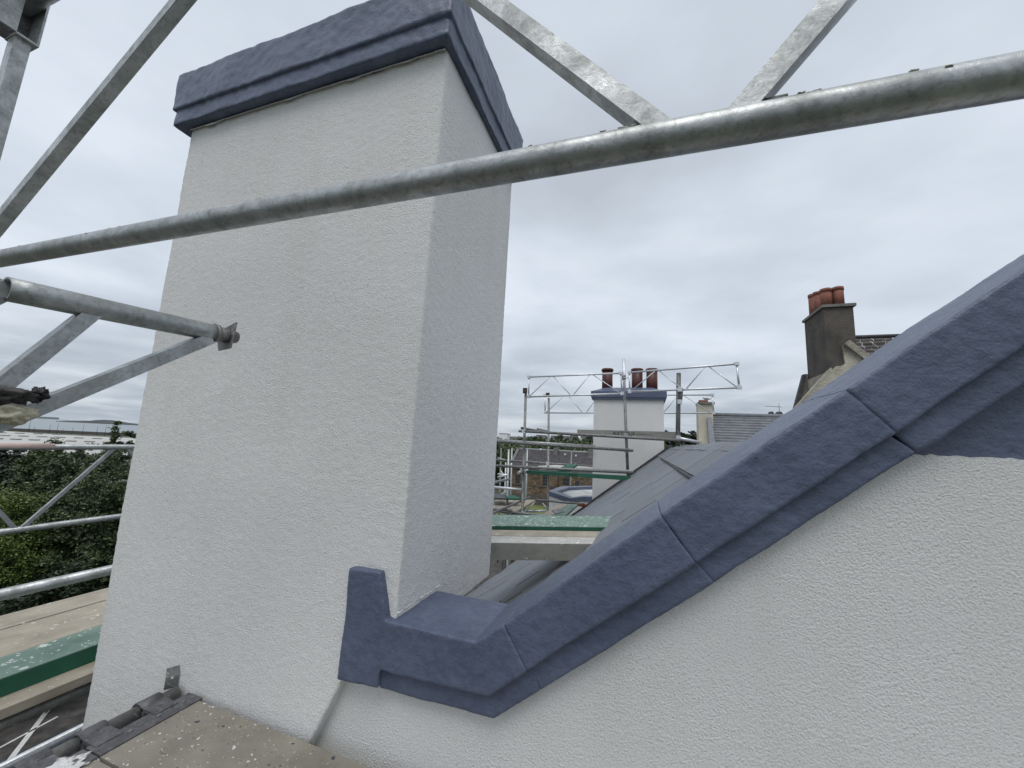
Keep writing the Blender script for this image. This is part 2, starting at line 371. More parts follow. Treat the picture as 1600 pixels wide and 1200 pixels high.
# ---- near chimney
ch = MB()
ch.prismY([(-2.302, 1.62), (-.757, 1.62), (-.764, -.70), (-.90, -.72), (-.950, -.815), (-1.041, -1.0), (-1.36, -1.65), (-2.25, -1.65)], YF, 2.005)
sh = ch.build('chimney', 'white_render', HOUSE)
rough(sh, 0.009, 0.0018, 70.0, 0.003, 3.0, smooth=0)
tag(sh, 'tall white rendered chimney shaft with slate blue cap')
MB().box((-2.24, YF+.02, GZ), (-1.36, 1.7, -1.64)).build('chimney_base', 'white_render', sh)
cap = MB(); cap.box((-2.372, 1.100, 1.652), (-.712, 2.03, 1.868))
cap.box((-2.360, 1.114, 1.572), (-.724, 2.018, 1.640)); cap.box((-2.345, 1.130, 1.60), (-.738, 2.01, 1.70))
cap = cap.build('chimney_cap', 'blue_paint', sh); rough(cap, 0.0065, 0.0085, 5.0, 0.0032, 26.0, smooth=0)
# ragged bead of render squeezed out under the cap
bead = MB()
for i in range(150):
    u = i/149; x = -2.29+u*1.52
    r_ = 0.003+0.020*max(0, noise.noise(Vector((x*11, 3, 1))))+0.005*random.random()
    bead.add([(x-r_*1.4, YF-.012, 1.566), (x+r_*1.4, YF-.012, 1.566), (x, YF-.016, 1.566-r_), (x-r_, YF+.01, 1.575), (x+r_, YF+.01, 1.575)], [(0, 1, 2), (0, 2, 3), (1, 4, 2), (0, 3, 4, 1)])
bead.build('render_edge', 'white_render', sh)['kind'] = 'stuff'
rag = MB()
def lump(x, y, z, r_):
    vv_ = [(x+random.uniform(-1, 1)*r_, y+random.uniform(-1, 1)*r_, z+random.uniform(-1, 1)*r_) for _ in range(4)]
    rag.add(vv_, [(0, 1, 2), (0, 3, 1), (0, 2, 3), (1, 3, 2)])
for i in range(120):
    u = random.random(); lump(-.757, 1.145+u*.29, -.568, random.uniform(.002, .006))
    u = random.random(); lump(-.93+u*.125, 1.160, -.436, random.uniform(.0012, .003))
rag.build('render_edge', 'white_render', sh)['kind'] = 'stuff'
# ---- gable coping stones
YC0, YC1, YL = 1.143, 1.440, 1.168
def stone(up, low, label=None):
    up = [(x*1.022, z*1.022) for x, z in up]; low = [(x*1.0157, z*1.0157) for x, z in low]
    o = MB().prismY(up, YC0, YC1); o.prismY(low, YL, 1.40)
    o = o.build('coping_stone', 'blue_paint', HOUSE)
    rough(o, 0.0048, 0.0040, 7.0, 0.0011, 45.0, smooth=0); return o
stone([(-.928, -.442), (-.806, -.437), (-.770, -.576), (-.461, -.576), (-.3768, -.5130), (-.3018, -.6190), (-.41, -.709), (-.774, -.722), (-.776, -.772), (-.93, -.779)],
      [(-.80, -.69), (-.42, -.68), (-.335, -.61), (-.305, -.60), (-.2698, -.6770), (-.403, -.779), (-.79, -.790)])
stone([(-.3785, -.5140), (.0432, -.1690), (.1262, -.2781), (-.3035, -.6200)], [(-.33, -.585), (.10, -.25), (.1694, -.3251), (-.2715, -.6780)])
stone([(.0414, -.1698), (.4612, .1637), (.5502, .0637), (.1246, -.2793)], [(.09, -.24), (.52, .085), (.5972, .0222), (.1677, -.3265)])
stone([(.4602, .1632), (.565, .248), (.673, .335), (.74, .388), (.90, .510), (1.6, 1.03), (1.72, .94), (.90, .345), (.781, .259), (.5489, .0627)],
      [(.53, .095), (.90, .39), (1.68, 1.0), (1.76, .87), (.92, .275), (.793, .182), (.640, .052), (.5964, .0222)])
# ---- gable wall
edge = [(-1.7, -1.9), (-1.2, -.72), (-.92, -.70), (-.40, -.70), (.57, -.02)]
ragged = [(.57+i*.012, .016+.006*noise.noise(Vector((i*.5, 0, 0)))+.004*random.random()) for i in range(110)]
MB().prismY(edge+ragged+[(2.4, .01), (3.2, .01), (3.2, GZ), (-1.7, GZ)], 1.210, 1.40).build('gable_wall', 'white_render', HOUSE)
MB().prismY([(.50, -.05), (3.2, -.05), (3.2, 2.2), (1.6, .98), (.60, .10)], 1.220, 1.38).build('painted_gable_band', 'blue_paint', HOUSE)
# ---- roof slope with large slates
RS, RB = 0.79, -0.387        # z = RS*x + RB
def roofz(x): return RS*x+RB
YR1 = 8.55
roof = MB()
roof.prismY([(-2.75, roofz(-2.75)-.02), (-1.48, roofz(-1.48)-.022), (-1.48, roofz(-1.48)-.12), (-2.75, roofz(-2.75)-.12)], 2.02, 6.6)
roof.prismY([(-1.5, roofz(-1.5)-.02), (.53, roofz(.53)-.02), (.53, roofz(.53)-.12), (-1.5, roofz(-1.5)-.12)], 1.39, YR1)
roof = tag(roof.build('roof', 'lead_flashing', HOUSE), 'long mid grey slate roof slope between the two gables')
ang = math.atan(RS); CX_ = 0.205; SW = 0.44
sl = MB(); lx = CX_/math.cos(ang)+.05
sl.add([(0, 0, .012), (lx, 0, .003), (lx, SW-.009, .003), (0, SW-.009, .012), (0, 0, .002), (lx, 0, -.004), (lx, SW-.009, -.004), (0, SW-.009, .002)],
       [(0, 1, 2, 3), (7, 6, 5, 4), (4, 5, 1, 0), (5, 6, 2, 1), (6, 7, 3, 2), (7, 4, 0, 3)])
slate0 = sl.build('slate', 'grey_slate', roof); slme = slate0.data; bpy.data.objects.remove(slate0)
k = 0
for i in range(16):
    x0 = .49-CX_*(i+1)
    off = -SW/2 if i % 2 else 0
    for j in range(18):
        y0 = 1.30+off+j*SW
        if y0 < 1.2 or y0+SW > (YR1+.25 if i < 10 else 6.7) or (i > 5 and y0 < 1.9): continue
        o = link('slate', slme, roof)
        lift = 0.005 if i == 0 else (0.004 if i == 2 else 0)
        o.location = (x0, y0, roofz(x0)+.004+lift+random.uniform(0, .005)); o.rotation_euler = (random.uniform(-.004, .004), -ang+random.uniform(-.002, .002), 0)
# ridge slates
rg = MB().add([(0, 0, .03), (.19, 0, .105), (.19, .27, .105), (0, .27, .03), (0, 0, .008), (.19, 0, .085), (.19, .27, .085), (0, .27, .008), (.34, 0, .03), (.34, .27, .03)],
              [(0, 1, 2, 3), (4, 5, 1, 0), (7, 4, 0, 3), (6, 7, 3, 2), (1, 8, 9, 2), (5, 6, 9, 8), (7, 6, 5, 4)])
r0 = rg.build('ridge_slate', 'grey_slate', roof); rme = r0.data; bpy.data.objects.remove(r0)
for j in range(26):
    o = link('ridge_slate', rme, roof); o.location = (.478+random.uniform(-.006, .006), 1.42+j*.275, roofz(.478)-.01+random.uniform(0, .006)); o.rotation_euler = (random.uniform(-.02, .02), 0, 0)
MB().tube((.262, 2.0, roofz(.262)+.022), (.27, 6.9, roofz(.27)+.022), .008, 8, segs=10, wob=.003).build('course_shadow_line', 'black_plastic', roof)  # black tube standing in for the shadow along a lifted slate course
# eaves wall, far gable, rear slope
MB().box((-1.46, 1.41, GZ), (-1.30, YR1, roofz(-1.46)-.14)).build('eaves_wall', 'white_render', HOUSE)
MB().prismY([(.54, roofz(.53)-.03), (3.2, -2.1), (3.2, -2.22), (.54, roofz(.53)-.13)], 1.42, YR1).build('rear_roof_slope', 'grey_slate', HOUSE)
MB().tube((-1.54, 6.7, roofz(-1.5)-.05), (-1.54, 9.4, roofz(-1.5)-.05), .045, 10).build('gutter', 'lead_flashing', HOUSE)
# ---- far chimney, with flashing step, cap and three pots
YB = 8.6
p0, p1 = atY(928, 622, YB), atY(1037, 626, YB)
fx0, fx1, fz = p0.x, p1.x, 1.025
fc = MB().box((fx0, YB, -1.6), (fx1, YB+.85, fz)); fc.box((fx0, YB+.02, GZ), (fx1-.4, YB+.83, -1.6))
fc = tag(fc.build('chimney', 'white_render', HOUSE), 'far white chimney with slate blue cap and three dark red pots')
cp = MB().box((fx0-.045, YB-.05, fz), (fx1+.045, YB+.9, fz+.045)); cp.box((fx0-.06, YB-.065, fz+.045), (fx1+.06, YB+.915, fz+.17))
cp.add([(fx0-.06, YB-.065, fz+.172), (fx1+.06, YB-.065, fz+.172), (fx1+.06, YB+.915, fz+.172), (fx0-.06, YB+.915, fz+.172), (fx0+.22, YB+.25, fz+.30), (fx1-.22, YB+.25, fz+.30), (fx1-.22, YB+.65, fz+.30), (fx0+.22, YB+.65, fz+.30)],
       [(0, 1, 5, 4), (1, 2, 6, 5), (2, 3, 7, 6), (3, 0, 4, 7), (4, 5, 6, 7)])
cp.build('chimney_cap', 'blue_paint', fc)
for px in (949, 995.5, 1018.5):
    c = atY(px, 590, YB+.42); po = MB()
    zt = atY(px, 577, YB+.42).z
    po.tube((c.x, c.y, fz+.22), (c.x, c.y, zt-.05), .122, 16, .118); po.tube((c.x, c.y, zt-.05), (c.x, c.y, zt), .136, 16, hollow=True)
    po.build('chimney_pot', 'dark_red_pot', fc)
# black flashing soaker following the roof pitch against the far chimney
fl = MB()
for i in range(9):
    xa = fx0-.02+i*(fx1-fx0)/9; xb = xa+(fx1-fx0)/9+.03
    fl.prismY([(xa, roofz(xa)-.02), (xb, roofz(xb)-.02), (xb, roofz(xb)+.075), (xa, roofz(xa)+.075)], YB-.03-.004*(i % 2), YB-.01)
fl.build('step_flashing', 'lead_flashing', fc)
MB().beam((-1.5, YR1-.02, roofz(-1.5)+.03), (.55, YR1-.02, roofz(.55)+.03), .10, .05).build('verge_flashing', 'lead_flashing', HOUSE)

# ================================================================== NEAR LATTICE BEAM (guard rail in front of us)
YT = 0.54
A0, A1 = atY(-120, 426, YT), atY(1690, 101, YT)
A1 = A0+(A1-A0)*2.1
LB = thing('lattice_beam', (A0.x, YT, A0.z), 'large galvanised lattice beam crossing in front of the near chimney', 'scaffold beam')
t_ = MB().tube(A0, A1, R48, 28, hollow=True, segs=40); t_.build('bottom_chord', 'galvanised_steel', LB)
def lerp(a, b, u): return a+(b-a)*u
def chord(x): u = (x-A0.x)/(A1.x-A0.x); return A0.lerp(A1, u)
TOPZ = 1.50
def brace(mb_parent, p, q, w=.030, m='galvanised_steel', name='brace', ref=(0, 1, 0)):
    return MB().beam(p, q, w, w, ref).build(name, m, mb_parent)
bA = atY(1003, 186, YT); bB = atY(1182, 150, YT); tA = atY(752, -2, YT); tB = atY(1312, -2, YT)
def ext(p, q, z): u = (z-p.z)/(q.z-p.z); return p+(q-p)*u
brace(LB, ext(bA, tA, chord(bA.x).z+.004), ext(bA, tA, TOPZ)); brace(LB, ext(bB, tB, chord(bB.x).z+.004), ext(bB, tB, TOPZ))
lA = atY(-30, 385, YT); lB_ = atY(288, -2, YT); brace(LB, lA, ext(lA, lB_, TOPZ))
xr = ext(bB, tB, TOPZ).x
MB().tube((-2.35, YT, 1.52), (2.9, YT, 1.48), R48, 20, hollow=True).build('top_chord', 'galvanised_steel', LB)
rb = Vector((xr+.08, YT, TOPZ)); brace(LB, rb, Vector((xr+1.0, YT, chord(xr+1.0).z)))
# weld lumps
for p in (bA, bB):
    for s_ in (-1, 1):
        w_ = MB()
        c = Vector((p.x+s_*.022, YT-.004, chord(p.x).z+.024))
        w_.tube(c-Vector((.012, 0, 0)), c+Vector((.012, 0, .003)), .006, 8, .004); w_.build('weld', 'weathered_steel', LB)
for k_ in range(26):
    x = random.uniform(-1.9, .42); an = random.uniform(.3, 2.4); c = chord(x)+Vector((0, -math.cos(an)*R48, math.sin(an)*R48)); r_ = random.uniform(.0015, .0038)
    w_ = MB()
    for q_ in range(4): w_.tube(c+Vector((random.uniform(-1, 1)*r_*1.5, 0, 0)), c+Vector((random.uniform(-1, 1)*r_*2.5, -.001, .0015)), r_*.7, 6, r_*.3)
    w_.build('cement_splash', 'cream_render', LB)
# upright end post with forked coupler
ptop = atY(40, 20, YT); pb = atY(-8, 250, YT); px_ = (ptop.x+pb.x)/2-.012
MB().box((px_-.030, YT-.02, .47), (px_+.018, YT+.02, 1.37)).build('end_post', 'galvanised_steel', LB)
fk = MB().box((px_+.022, YT-.10, 1.36), (px_+.030, YT-.022, 1.72)); fk.box((px_-.05, YT+.026, 1.36), (px_+.034, YT+.032, 1.60)); fk.box((px_-.05, YT-.022, 1.352), (px_+.034, YT+.032, 1.359)); fk.box((px_-.05, YT-.10, 1.72), (px_+.034, YT+.032, 1.727))
fk.build('coupler', 'galvanised_steel', LB)
MB().box((px_-.058, YT-.10, 1.36), (px_-.051, YT+.031, 1.72)).build('coupler_back', 'dark_steel_plate', LB)  # darker steel paints in the shade of the coupler's hollow
for zz in (1.45, 1.54): MB().tube((px_+.026, YT-.07, zz), (px_+.038, YT-.07, zz), .010, 8).build('bolt', 'rust', LB)

# ---- short lattice beam end pointing at the chimney
XB = -1.17
q0, q1 = atX(8, 451, XB), atX(352, 524, XB)
SB = thing('lattice_beam', q0, 'short galvanised lattice beam end with triangular plate pointing at the chimney face', 'scaffold beam')
MB().tube(q0, q0.lerp(q1, .93), R48, 26, hollow=True, segs=10).build('top_chord', 'galvanised_steel', SB)
MB().tube(q0.lerp(q1, .93), q1, R48*.86, 22, R48*.9, hollow=True).build('spigot', 'weathered_steel', SB)
MB().tube(q0.lerp(q1, .915), q0.lerp(q1, .94), R48*1.10, 22).build('collar', 'weathered_steel', SB)
e = q1; pl = MB()
pl.add([e+Vector(v) for v in ((.03, .004, .040), (-.046, .004, .012), (-.026, .004, -.044), (.022, .004, -.038), (.03, .009, .040), (-.046, .009, .012), (-.026, .009, -.044), (.022, .009, -.038))],
       [(0, 1, 2, 3), (7, 6, 5, 4), (0, 4, 5, 1), (1, 5, 6, 2), (2, 6, 7, 3), (3, 7, 4, 0)])
pl.build('end_plate', 'weathered_steel', SB)
b0, b1 = atX(146, 486, XB), atX(-60, 650, XB); brace(SB, b0, b1, .028, ref=(1, 0, 0))
c0, c1 = atX(326, 529, XB), atX(-60, 684, XB); brace(SB, c0, c1, .030, ref=(1, 0, 0))
MB().tube(atX(-100, 700, XB), atX(-20, 683, XB), R48, 16).build('bottom_chord', 'galvanised_steel', SB)
# end tube stub curving off frame
MB().tube(q0+Vector((0, -.004, 0)), q0+Vector((-.60, -.18, -.36)), R48*.95, 18).build('end_post', 'galvanised_steel', SB)
# lump of rag and set foam on the clamp
cl_ = atX(8, 628, XB+.05)
def blob(name, c, r, m, parent, amp=.35, sc=18., sq=(1, 1, 1)):
    bm = bmesh.new(); bmesh.ops.create_icosphere(bm, subdivisions=4, radius=1.0)
    for v in bm.verts:
        n = v.co.copy(); k = 1+amp*noise.noise(n*2.2+Vector(c)*sc)+amp*.4*noise.noise(n*6+Vector(c)*sc)
        v.co = Vector((n.x*k*r*sq[0], n.y*k*r*sq[1], n.z*k*r*sq[2]))+Vector(c)
    for f in bm.faces: f.smooth = True
    me = bpy.data.meshes.new(name); bm.to_mesh(me); bm.free(); me.materials.append(M[m]); return link(name, me, parent)
RG = thing('wrapped_clamp', cl_, 'scaffold clamp wrapped in dark rag with cream set foam below', 'clamp')
blob('rag', cl_+Vector((0, -.01, .012)), .042, 'dark_rag', RG, .5, sq=(.9, 1.0, .42))
blob('foam', cl_+Vector((.012, .004, -.022)), .030, 'dried_foam', RG, .45, sq=(.8, 1.0, .62))
blob('tape_end', cl_+Vector((.012, .035, .018)), .016, 'black_plastic', RG, .7, sq=(.8, .7, .9))

# ================================================================== NEAR DECK (hooked plywood decks on a tube)
ZD = -1.0
DK = thing('deck_support_tube', (-1.70, .8, ZD-.02), 'dark galvanised tube carrying the hooks of the plywood decks', 'scaffold tube')
MB().tube((-1.70, .0, ZD-.018), (-1.70, 1.155, ZD-.018), R48, 20, hollow=True).build('tube', 'weathered_steel', DK)
br_ = MB()
prof = [(0, .0), (.002, .046), (.001, .060), (-.012, .098)]
for i in range(3):
    (a0, z0), (a1, z1) = prof[i], prof[i+1]
    for (yA, yB) in ((-.024, -.005), (.005, .024)) if i == 1 else ((-.024, .024),):
        br_.add([(a0, yA, z0), (a0, yB, z0), (a1, yB, z1), (a1, yA, z1), (a0-.004, yA, z0), (a0-.004, yB, z0), (a1-.004, yB, z1), (a1-.004, yA, z1)],
                [(0, 1, 2, 3), (7, 6, 5, 4), (0, 4, 5, 1), (1, 5, 6, 2), (2, 6, 7, 3), (3, 7, 4, 0)])
o = br_.build('strap_bracket', 'weathered_steel', DK)
for v in o.data.vertices:
    x, y, z = v.co; c_, s_ = math.cos(math.radians(-28)), math.sin(math.radians(-28)); y *= .85; z *= .72; v.co = (-1.728+x*c_-y*s_, 1.148+x*s_+y*c_, ZD-.005+z)
decks = [(.862, 1.138), (.575, .852), (.29, .566)]
for i, (ya, yb) in enumerate(decks):
    D = thing('scaffold_deck', (-.6, (ya+yb)/2, ZD), ('plywood scaffold deck flecked with white paint, edge against the chimney', 'plywood scaffold deck with thick white plaster splash, second from the chimney', 'plywood scaffold deck, third from the chimney face')[i], 'deck', 'plywood decks below the chimney')
    pn_ = MB().box((-1.552, ya, ZD-.012), (1.2, yb, ZD)); pn_.build('plywood_panel', 'plywood_deck', D)
    fr = MB(); fr.box((-1.55, ya+.002, ZD-.055), (1.2, ya+.03, ZD-.014)); fr.box((-1.55, yb-.03, ZD-.055), (1.2, yb-.002, ZD-.014)); fr.build('frame', 'dark_steel_plate', D)
    bw = MB(); bw.box((-1.628, ya-.004 if i else ya, ZD-.006), (-1.553, yb+.004 if i else yb+.012, ZD+.004)); bw.build('end_plate', 'dark_steel_plate', D)
    for yc in (ya+.045, yb-.075):
        hk = MB(); n = 12; w2 = .034; vs_ = []; fs_ = []
        for kk in range(n+1):
            an = math.radians(-20+215*kk/n); 
            for rr in (R48+.002, R48+.010):
                for yy in (yc-w2, yc+w2): vs_.append((-1.70+rr*math.cos(an), yy, ZD-.018+rr*math.sin(an)))
        for kk in range(n):
            o_ = 4*kk; fs_ += [(o_+2, o_+3, o_+7, o_+6), (o_, o_+4, o_+5, o_+1), (o_, o_+2, o_+6, o_+4), (o_+1, o_+5, o_+7, o_+3)]
        fs_ += [(0, 1, 3, 2), (4*n, 4*n+2, 4*n+3, 4*n+1)]
        hk.add(vs_, fs_, True); hk.box((-1.68, yc-w2, ZD-.004), (-1.60, yc+w2, ZD+.0065)); hk.build('hook', 'dark_steel_plate', D)
    for yy in (ya+.09, (ya+yb)/2+.03, yb-.03): MB().tube((-1.588, yy, ZD+.002), (-1.588, yy, ZD+.008), .007, 8).build('rivet', 'weathered_steel', D)
# crusty plaster splashes on second deck and tube end
tag(blob('plaster_splash', atZ(98, 1200, ZD+.005), .036, 'white_render', None, .9, sq=(1.0, 1.2, .12)), 'crusty white plaster splash on the deck hook plate', 'plaster')

# ================================================================== EAVES SCAFFOLD ON THE LEFT
ES = thing('eaves_scaffold', (-3.4, 3, GZ), 'tube and lattice scaffold along the eaves with tan boarded walkway', 'scaffold')
def ytube(name, x, z, y0, y1, r=R48, m='galvanised_steel', dz=0):
    return MB().tube((x, y0, z), (x, y1, z+dz), r, 16, hollow=True).build(name, m, ES)
ytube('guard_rail', -2.56, -.742, -.4, 7.5); 
XG = -4.6
za, zb = atX(60, 696, XG), atX(180, 694.5, XG); zc_, zd_ = atX(20, 831, XG), atX(170, 806, XG)
MB().tube((XG, -.5, -.232), (XG, 8.8, -.215), R48, 16, hollow=True).build('guard_beam_chord', 'galvanised_steel', ES)
MB().tube((XG, -.5, -.868), (XG, 8.8, -.85), R48, 16, hollow=True).build('guard_beam_chord', 'galvanised_steel', ES)
for y0 in (-.3, .72, 1.76, 2.8, 3.84, 4.88, 5.92, 6.96):
    MB().beam((XG, y0, -.85), (XG, y0+.46, -.24), .026, .026, (1, 0, 0)).build('guard_beam_brace', 'galvanised_steel', ES)
    MB().beam((XG, y0+.56, -.24), (XG, y0+1.0, -.85), .026, .026, (1, 0, 0)).build('guard_beam_brace', 'galvanised_steel', ES)
MB().tube((XG, 1.38, -.225), (XG, 1.83, -.224), R48+.0015, 16).build('pink_tape_band', 'pink_tape', ES)
ytube('ledger', -2.47, -1.235, -.5, 8.8, m='weathered_steel')
ytube('ledger', -3.45, -1.235, -.5, 8.8, m='weathered_steel')
MB().tube((-2.3, .75, -1.45), (-3.5, 1.95, -2.4), R48, 14).build('diagonal_brace', 'weathered_steel', ES)
for y0 in (-.2, 2.9, 5.2, 7.2):
    MB().tube((-2.36, y0, -1.29), (-3.75, y0, -1.29), R48, 12, hollow=True).build('transom', 'weathered_steel', ES)
    MB().tube((-3.62, y0+.05, GZ), (-3.62, y0+.05, -.95), R48, 12, hollow=True).build('standard', 'weathered_steel', ES)
    MB().tube((-2.42, y0+.05, GZ), (-2.42, y0+.05, -1.26), R48, 12, hollow=True).build('standard', 'weathered_steel', ES)
dx = [(-3.40, -3.18, -1.10), (-3.175, -2.955, -1.103), (-2.95, -2.73, -1.10)]
for i, (xa, xb, zt) in enumerate(dx):
    bd = MB().box((xa, -.6, zt-.038), (xb, 3.55, zt)); tag(bd.build('scaffold_board', 'tan_board'), ('tan scaffold board at the outer edge of the eaves walkway', 'tan scaffold board in the middle of the eaves walkway', 'tan scaffold board beside the green board on the walkway')[i], 'board', 'tan boards of the eaves walkway')
bd = MB().box((-2.725, -.6, -1.176), (-2.388, 3.55, -1.138)); tag(bd.build('scaffold_board', 'tan_board'), 'low tan board under the green board, inner edge of the eaves walkway', 'board', 'tan boards of the eaves walkway')
GB = thing('green_scaffold_board', (-2.6, 1.4, -1.136), 'scuffed green painted timber lying along the eaves walkway', 'board')
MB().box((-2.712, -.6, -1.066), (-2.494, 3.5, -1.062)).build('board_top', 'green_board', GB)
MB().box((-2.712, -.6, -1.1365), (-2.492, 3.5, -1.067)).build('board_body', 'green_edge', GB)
# lower lift with bright ladder beam
LL = thing('ladder_beam', (-3.7, 2, -2.1), 'bright aluminium ladder beam on the lift below the walkway', 'scaffold beam')
MB().tube((-3.60, -.6, -2.06), (-3.60, 8, -2.05), .028, 12).build('chord', 'bright_aluminium', LL)
MB().tube((-3.50, -.6, -2.075), (-3.50, 8, -2.07), .020, 10).build('chord', 'bright_aluminium', LL)
MB().box((-3.585, -.6, -2.22), (-3.42, 8, -2.10)).build('dark_rail', 'blue_paint', LL)

# ================================================================== BOARDS ON THE ROOF BEHIND THE CHIMNEY
def plank(name, pa, pb, w, h, m, label, dirn=None, **kw):
    """pa, pb = front top edge ends; w goes away from us, h goes down"""
    pa = Vector(pa); pb = Vector(pb); d = (pb-pa).normalized(); n = Vector((-d.y, d.x, 0)).normalized()*w
    if n.y < 0: n = -n
    u = Vector((0, 0, -h))
    mb = MB().add([pa, pb, pb+n, pa+n, pa+u, pb+u, pb+n+u, pa+n+u], [(0, 1, 2, 3), (7, 6, 5, 4), (0, 4, 5, 1), (1, 5, 6, 2), (2, 6, 7, 3), (3, 7, 4, 0)])
    return mb.build(name, m, kw.get('parent'))
fa, fb = atD(775, 848, 2.38), atD(930, 850, 2.40)
d_ = (fb-fa).normalized(); fb2 = fa+d_*.84; fa2 = fa-d_*.45
tag(plank('timber_beam', fa2-Vector((0, 0, .004)), fb2-Vector((0, 0, .004)), .33, .097, 'grey_timber', None), 'thick grey timber lying across the slates behind the chimney', 'timber')
tag(plank('scaffold_board', fa2, fb2, .17, .003, 'pale_board', None), 'paint splashed pale board on the thick grey timber', 'board')
nn_ = Vector((-d_.y, d_.x, 0))
tag(plank('scaffold_board', fa2+nn_*.172+Vector((0, 0, .002)), fb2+nn_*.172+Vector((0, 0, .002)), .17, .005, 'tan_board', None), 'worn tan board between the pale board and the green board', 'board')
ga, gb = fa2+nn_*.36+Vector((0, 0, .026)), fb2+nn_*.36+Vector((.0, 0, .026))
GBB = thing('green_scaffold_board', ga, 'pale worn green board with white splashes across the slates', 'board')
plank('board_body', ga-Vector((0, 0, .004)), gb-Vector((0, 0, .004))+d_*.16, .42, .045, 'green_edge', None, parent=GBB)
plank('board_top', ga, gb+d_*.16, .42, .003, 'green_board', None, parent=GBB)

# ================================================================== SCAFFOLD ROUND THE FAR GABLE
YS = 8.05; RF = .0285
FS = thing('gable_scaffold', (-1.5, YS, GZ), 'tube scaffold with lattice guard beams around the far white chimney', 'scaffold')
def pole(name, pa, pb, y, y2=None, r=RF, m='weathered_steel', n=10, hollow=True):
    return MB().tube(atY(*pa, y), atY(*pb, y if y2 is None else y2), r, n, hollow=hollow).build(name, m, FS)
# standards
def toground(px, py, y, top, r=RF, m='weathered_steel', name='standard', zlow=GZ):
    a = atY(*top, y); b = atY(px, py, y); e_ = ext(a, b, zlow); return MB().tube(a, e_, r, 10, hollow=True).build(name, m, FS)
toground(816, 806, YS, (821.5, 612))
toground(856, 800, 10.3, (857.5, 622))
pole('standard', (974.5, 560), (976.2, 628), 7.95, m='bright_aluminium', r=.027); pole('standard', (976.2, 626), (981, 742), 7.95)
pole('standard', (1060.5, 583), (1059, 697), 7.5, r=.040); pole('standard', (1065, 607), (1063, 630), 7.4, r=.03, m='dark_steel_plate')
for (px, py, y, s_) in ((821.5, 611, YS, .085), (856.5, 617.5, 10.3, .09)):
    c = atY(px, py, y); MB().box((c.x-s_/2-.005, c.y-.07, c.z-.058), (c.x+s_/2+.005, c.y-.04, c.z+.06)).build('base_plate', 'plate_wood', FS)
# ledgers and guard tubes
pole('ledger', (811, 673.5), (1064, 688), YS-.1, 7.4); pole('ledger', (1062, 685), (1092, 691), 7.4, 7.6, m='bright_aluminium')
pole('ledger', (815, 669), (858, 676), YS, 9.6); pole('ledger', (840, 670.5), (858, 674.5), 10.0, 10.6)
pole('ledger', (770, 687.5), (930, 697.5), YS+.1, 8.5, m='galvanised_steel'); pole('ledger', (776, 690), (989.5, 704), YS-.12, 7.8)
pole('ledger', (770, 727.5), (990, 738.5), YS-.1, 7.8); pole('ledger', (770, 718), (930, 729), 10.2, 10.2)
pole('ledger', (760, 760), (819, 765.5), YS+.2, 8.2, m='bright_aluminium'); pole('ledger', (765, 797), (905, 812), YS-.4, 6.6)
pole('ledger', (838, 781), (905, 787), 10.2, 10.2); pole('ledger', (820, 799), (856, 798), 10.3, 10.3, m='bright_aluminium')
pole('diagonal_brace', (823, 799), (836, 784), 9.6, 10.6, r=.018, m='bright_aluminium'); pole('diagonal_brace', (848, 786), (856, 797), 10.4, 10.4, r=.018, m='bright_aluminium')
pole('transom', (810, 738), (824, 735), 7.7, 8.9, m='bright_aluminium')
# clamps on standards
for px, py, y in ((816.5, 731, YS-.1), (819.5, 731, YS-.1), (818, 693, YS-.1), (819, 674, YS-.1), (978, 679.5, 7.9), (979, 703.5, 7.85), (980, 737, 7.85), (1060, 684, 7.45), (856, 724, 10.1), (814, 804, 7.6), (817, 803, 7.6), (975, 590, 7.95), (1062, 609, 7.4), (1062, 628, 7.4)):
    c = atY(px, py, y); MB().box((c.x-.038, c.y-.05, c.z-.038), (c.x+.038, c.y+.03, c.z+.038)).build('clamp', random.choice(['galvanised_steel', 'weathered_steel', 'bright_aluminium']), FS)
# more standards further along the eaves side
for px, top, bot, y in ((783, 700, 790, 11.5), (795, 702, 776, 9.2), (800, 700, 776, 12.5), (820.5, 708, 782, 9.6), (824, 702, 780, 12.4), (893, 704, 760, 14.5), (790.5, 722, 742, 10.5)):
    a = atY(px, top, y); b = ext(a, atY(px-(bot-top)*.03, bot, y), -3.6); MB().tube(a, b, RF, 8, hollow=True).build('standard', random.choice(['weathered_steel', 'galvanised_steel']), FS)
pole('ledger', (778, 716), (800, 722), 10.5, 10.5, m='galvanised_steel'); pole('ledger', (778, 746), (795, 741), 9.2, 9.2, m='bright_aluminium'); pole('ledger', (778, 776), (795, 766), 9.2, 11, m='galvanised_steel')
pole('diagonal_brace', (782, 735), (788, 743), 10.5, 10.5, r=.016, m='bright_aluminium'); pole('ledger', (778, 741), (792, 742), 10.5, 10.5, m='bright_aluminium')
# lattice guard beams
def lattice(tl, bl, tr, br_x, y0, y1, nodes, r=.019, m='bright_aluminium'):
    a, b, c, d = atY(*tl, y0), atY(*bl, y0), atY(*tr, y1), atY(*br_x, y1)
    gb_ = MB().tube(a, c, r, 8).build('guard_beam', m, FS)
    MB().tube(b, d, r, 8).build('chord', m, gb_)
    for p, q in ((a, b), (c, d)): MB().tube(p, q, r*.9, 8).build('end_post', m, gb_)
    for p in (a, b, c, d):
        MB().box(p-Vector((.035, .03, .028)), p+Vector((.035, .02, .028))).build('hook', m, gb_)
    for u0, s0, u1, s1 in nodes:
        p = (a if s0 else b).lerp(c if s0 else d, u0); q = (a if s1 else b).lerp(c if s1 else d, u1)
        MB().tube(p, q, .0105, 6).build('brace', m, gb_)
zig = lambda us: [(us[i]+(.012 if i else .005), i % 2, us[i+1]-.012, (i+1) % 2) for i in range(len(us)-1)]
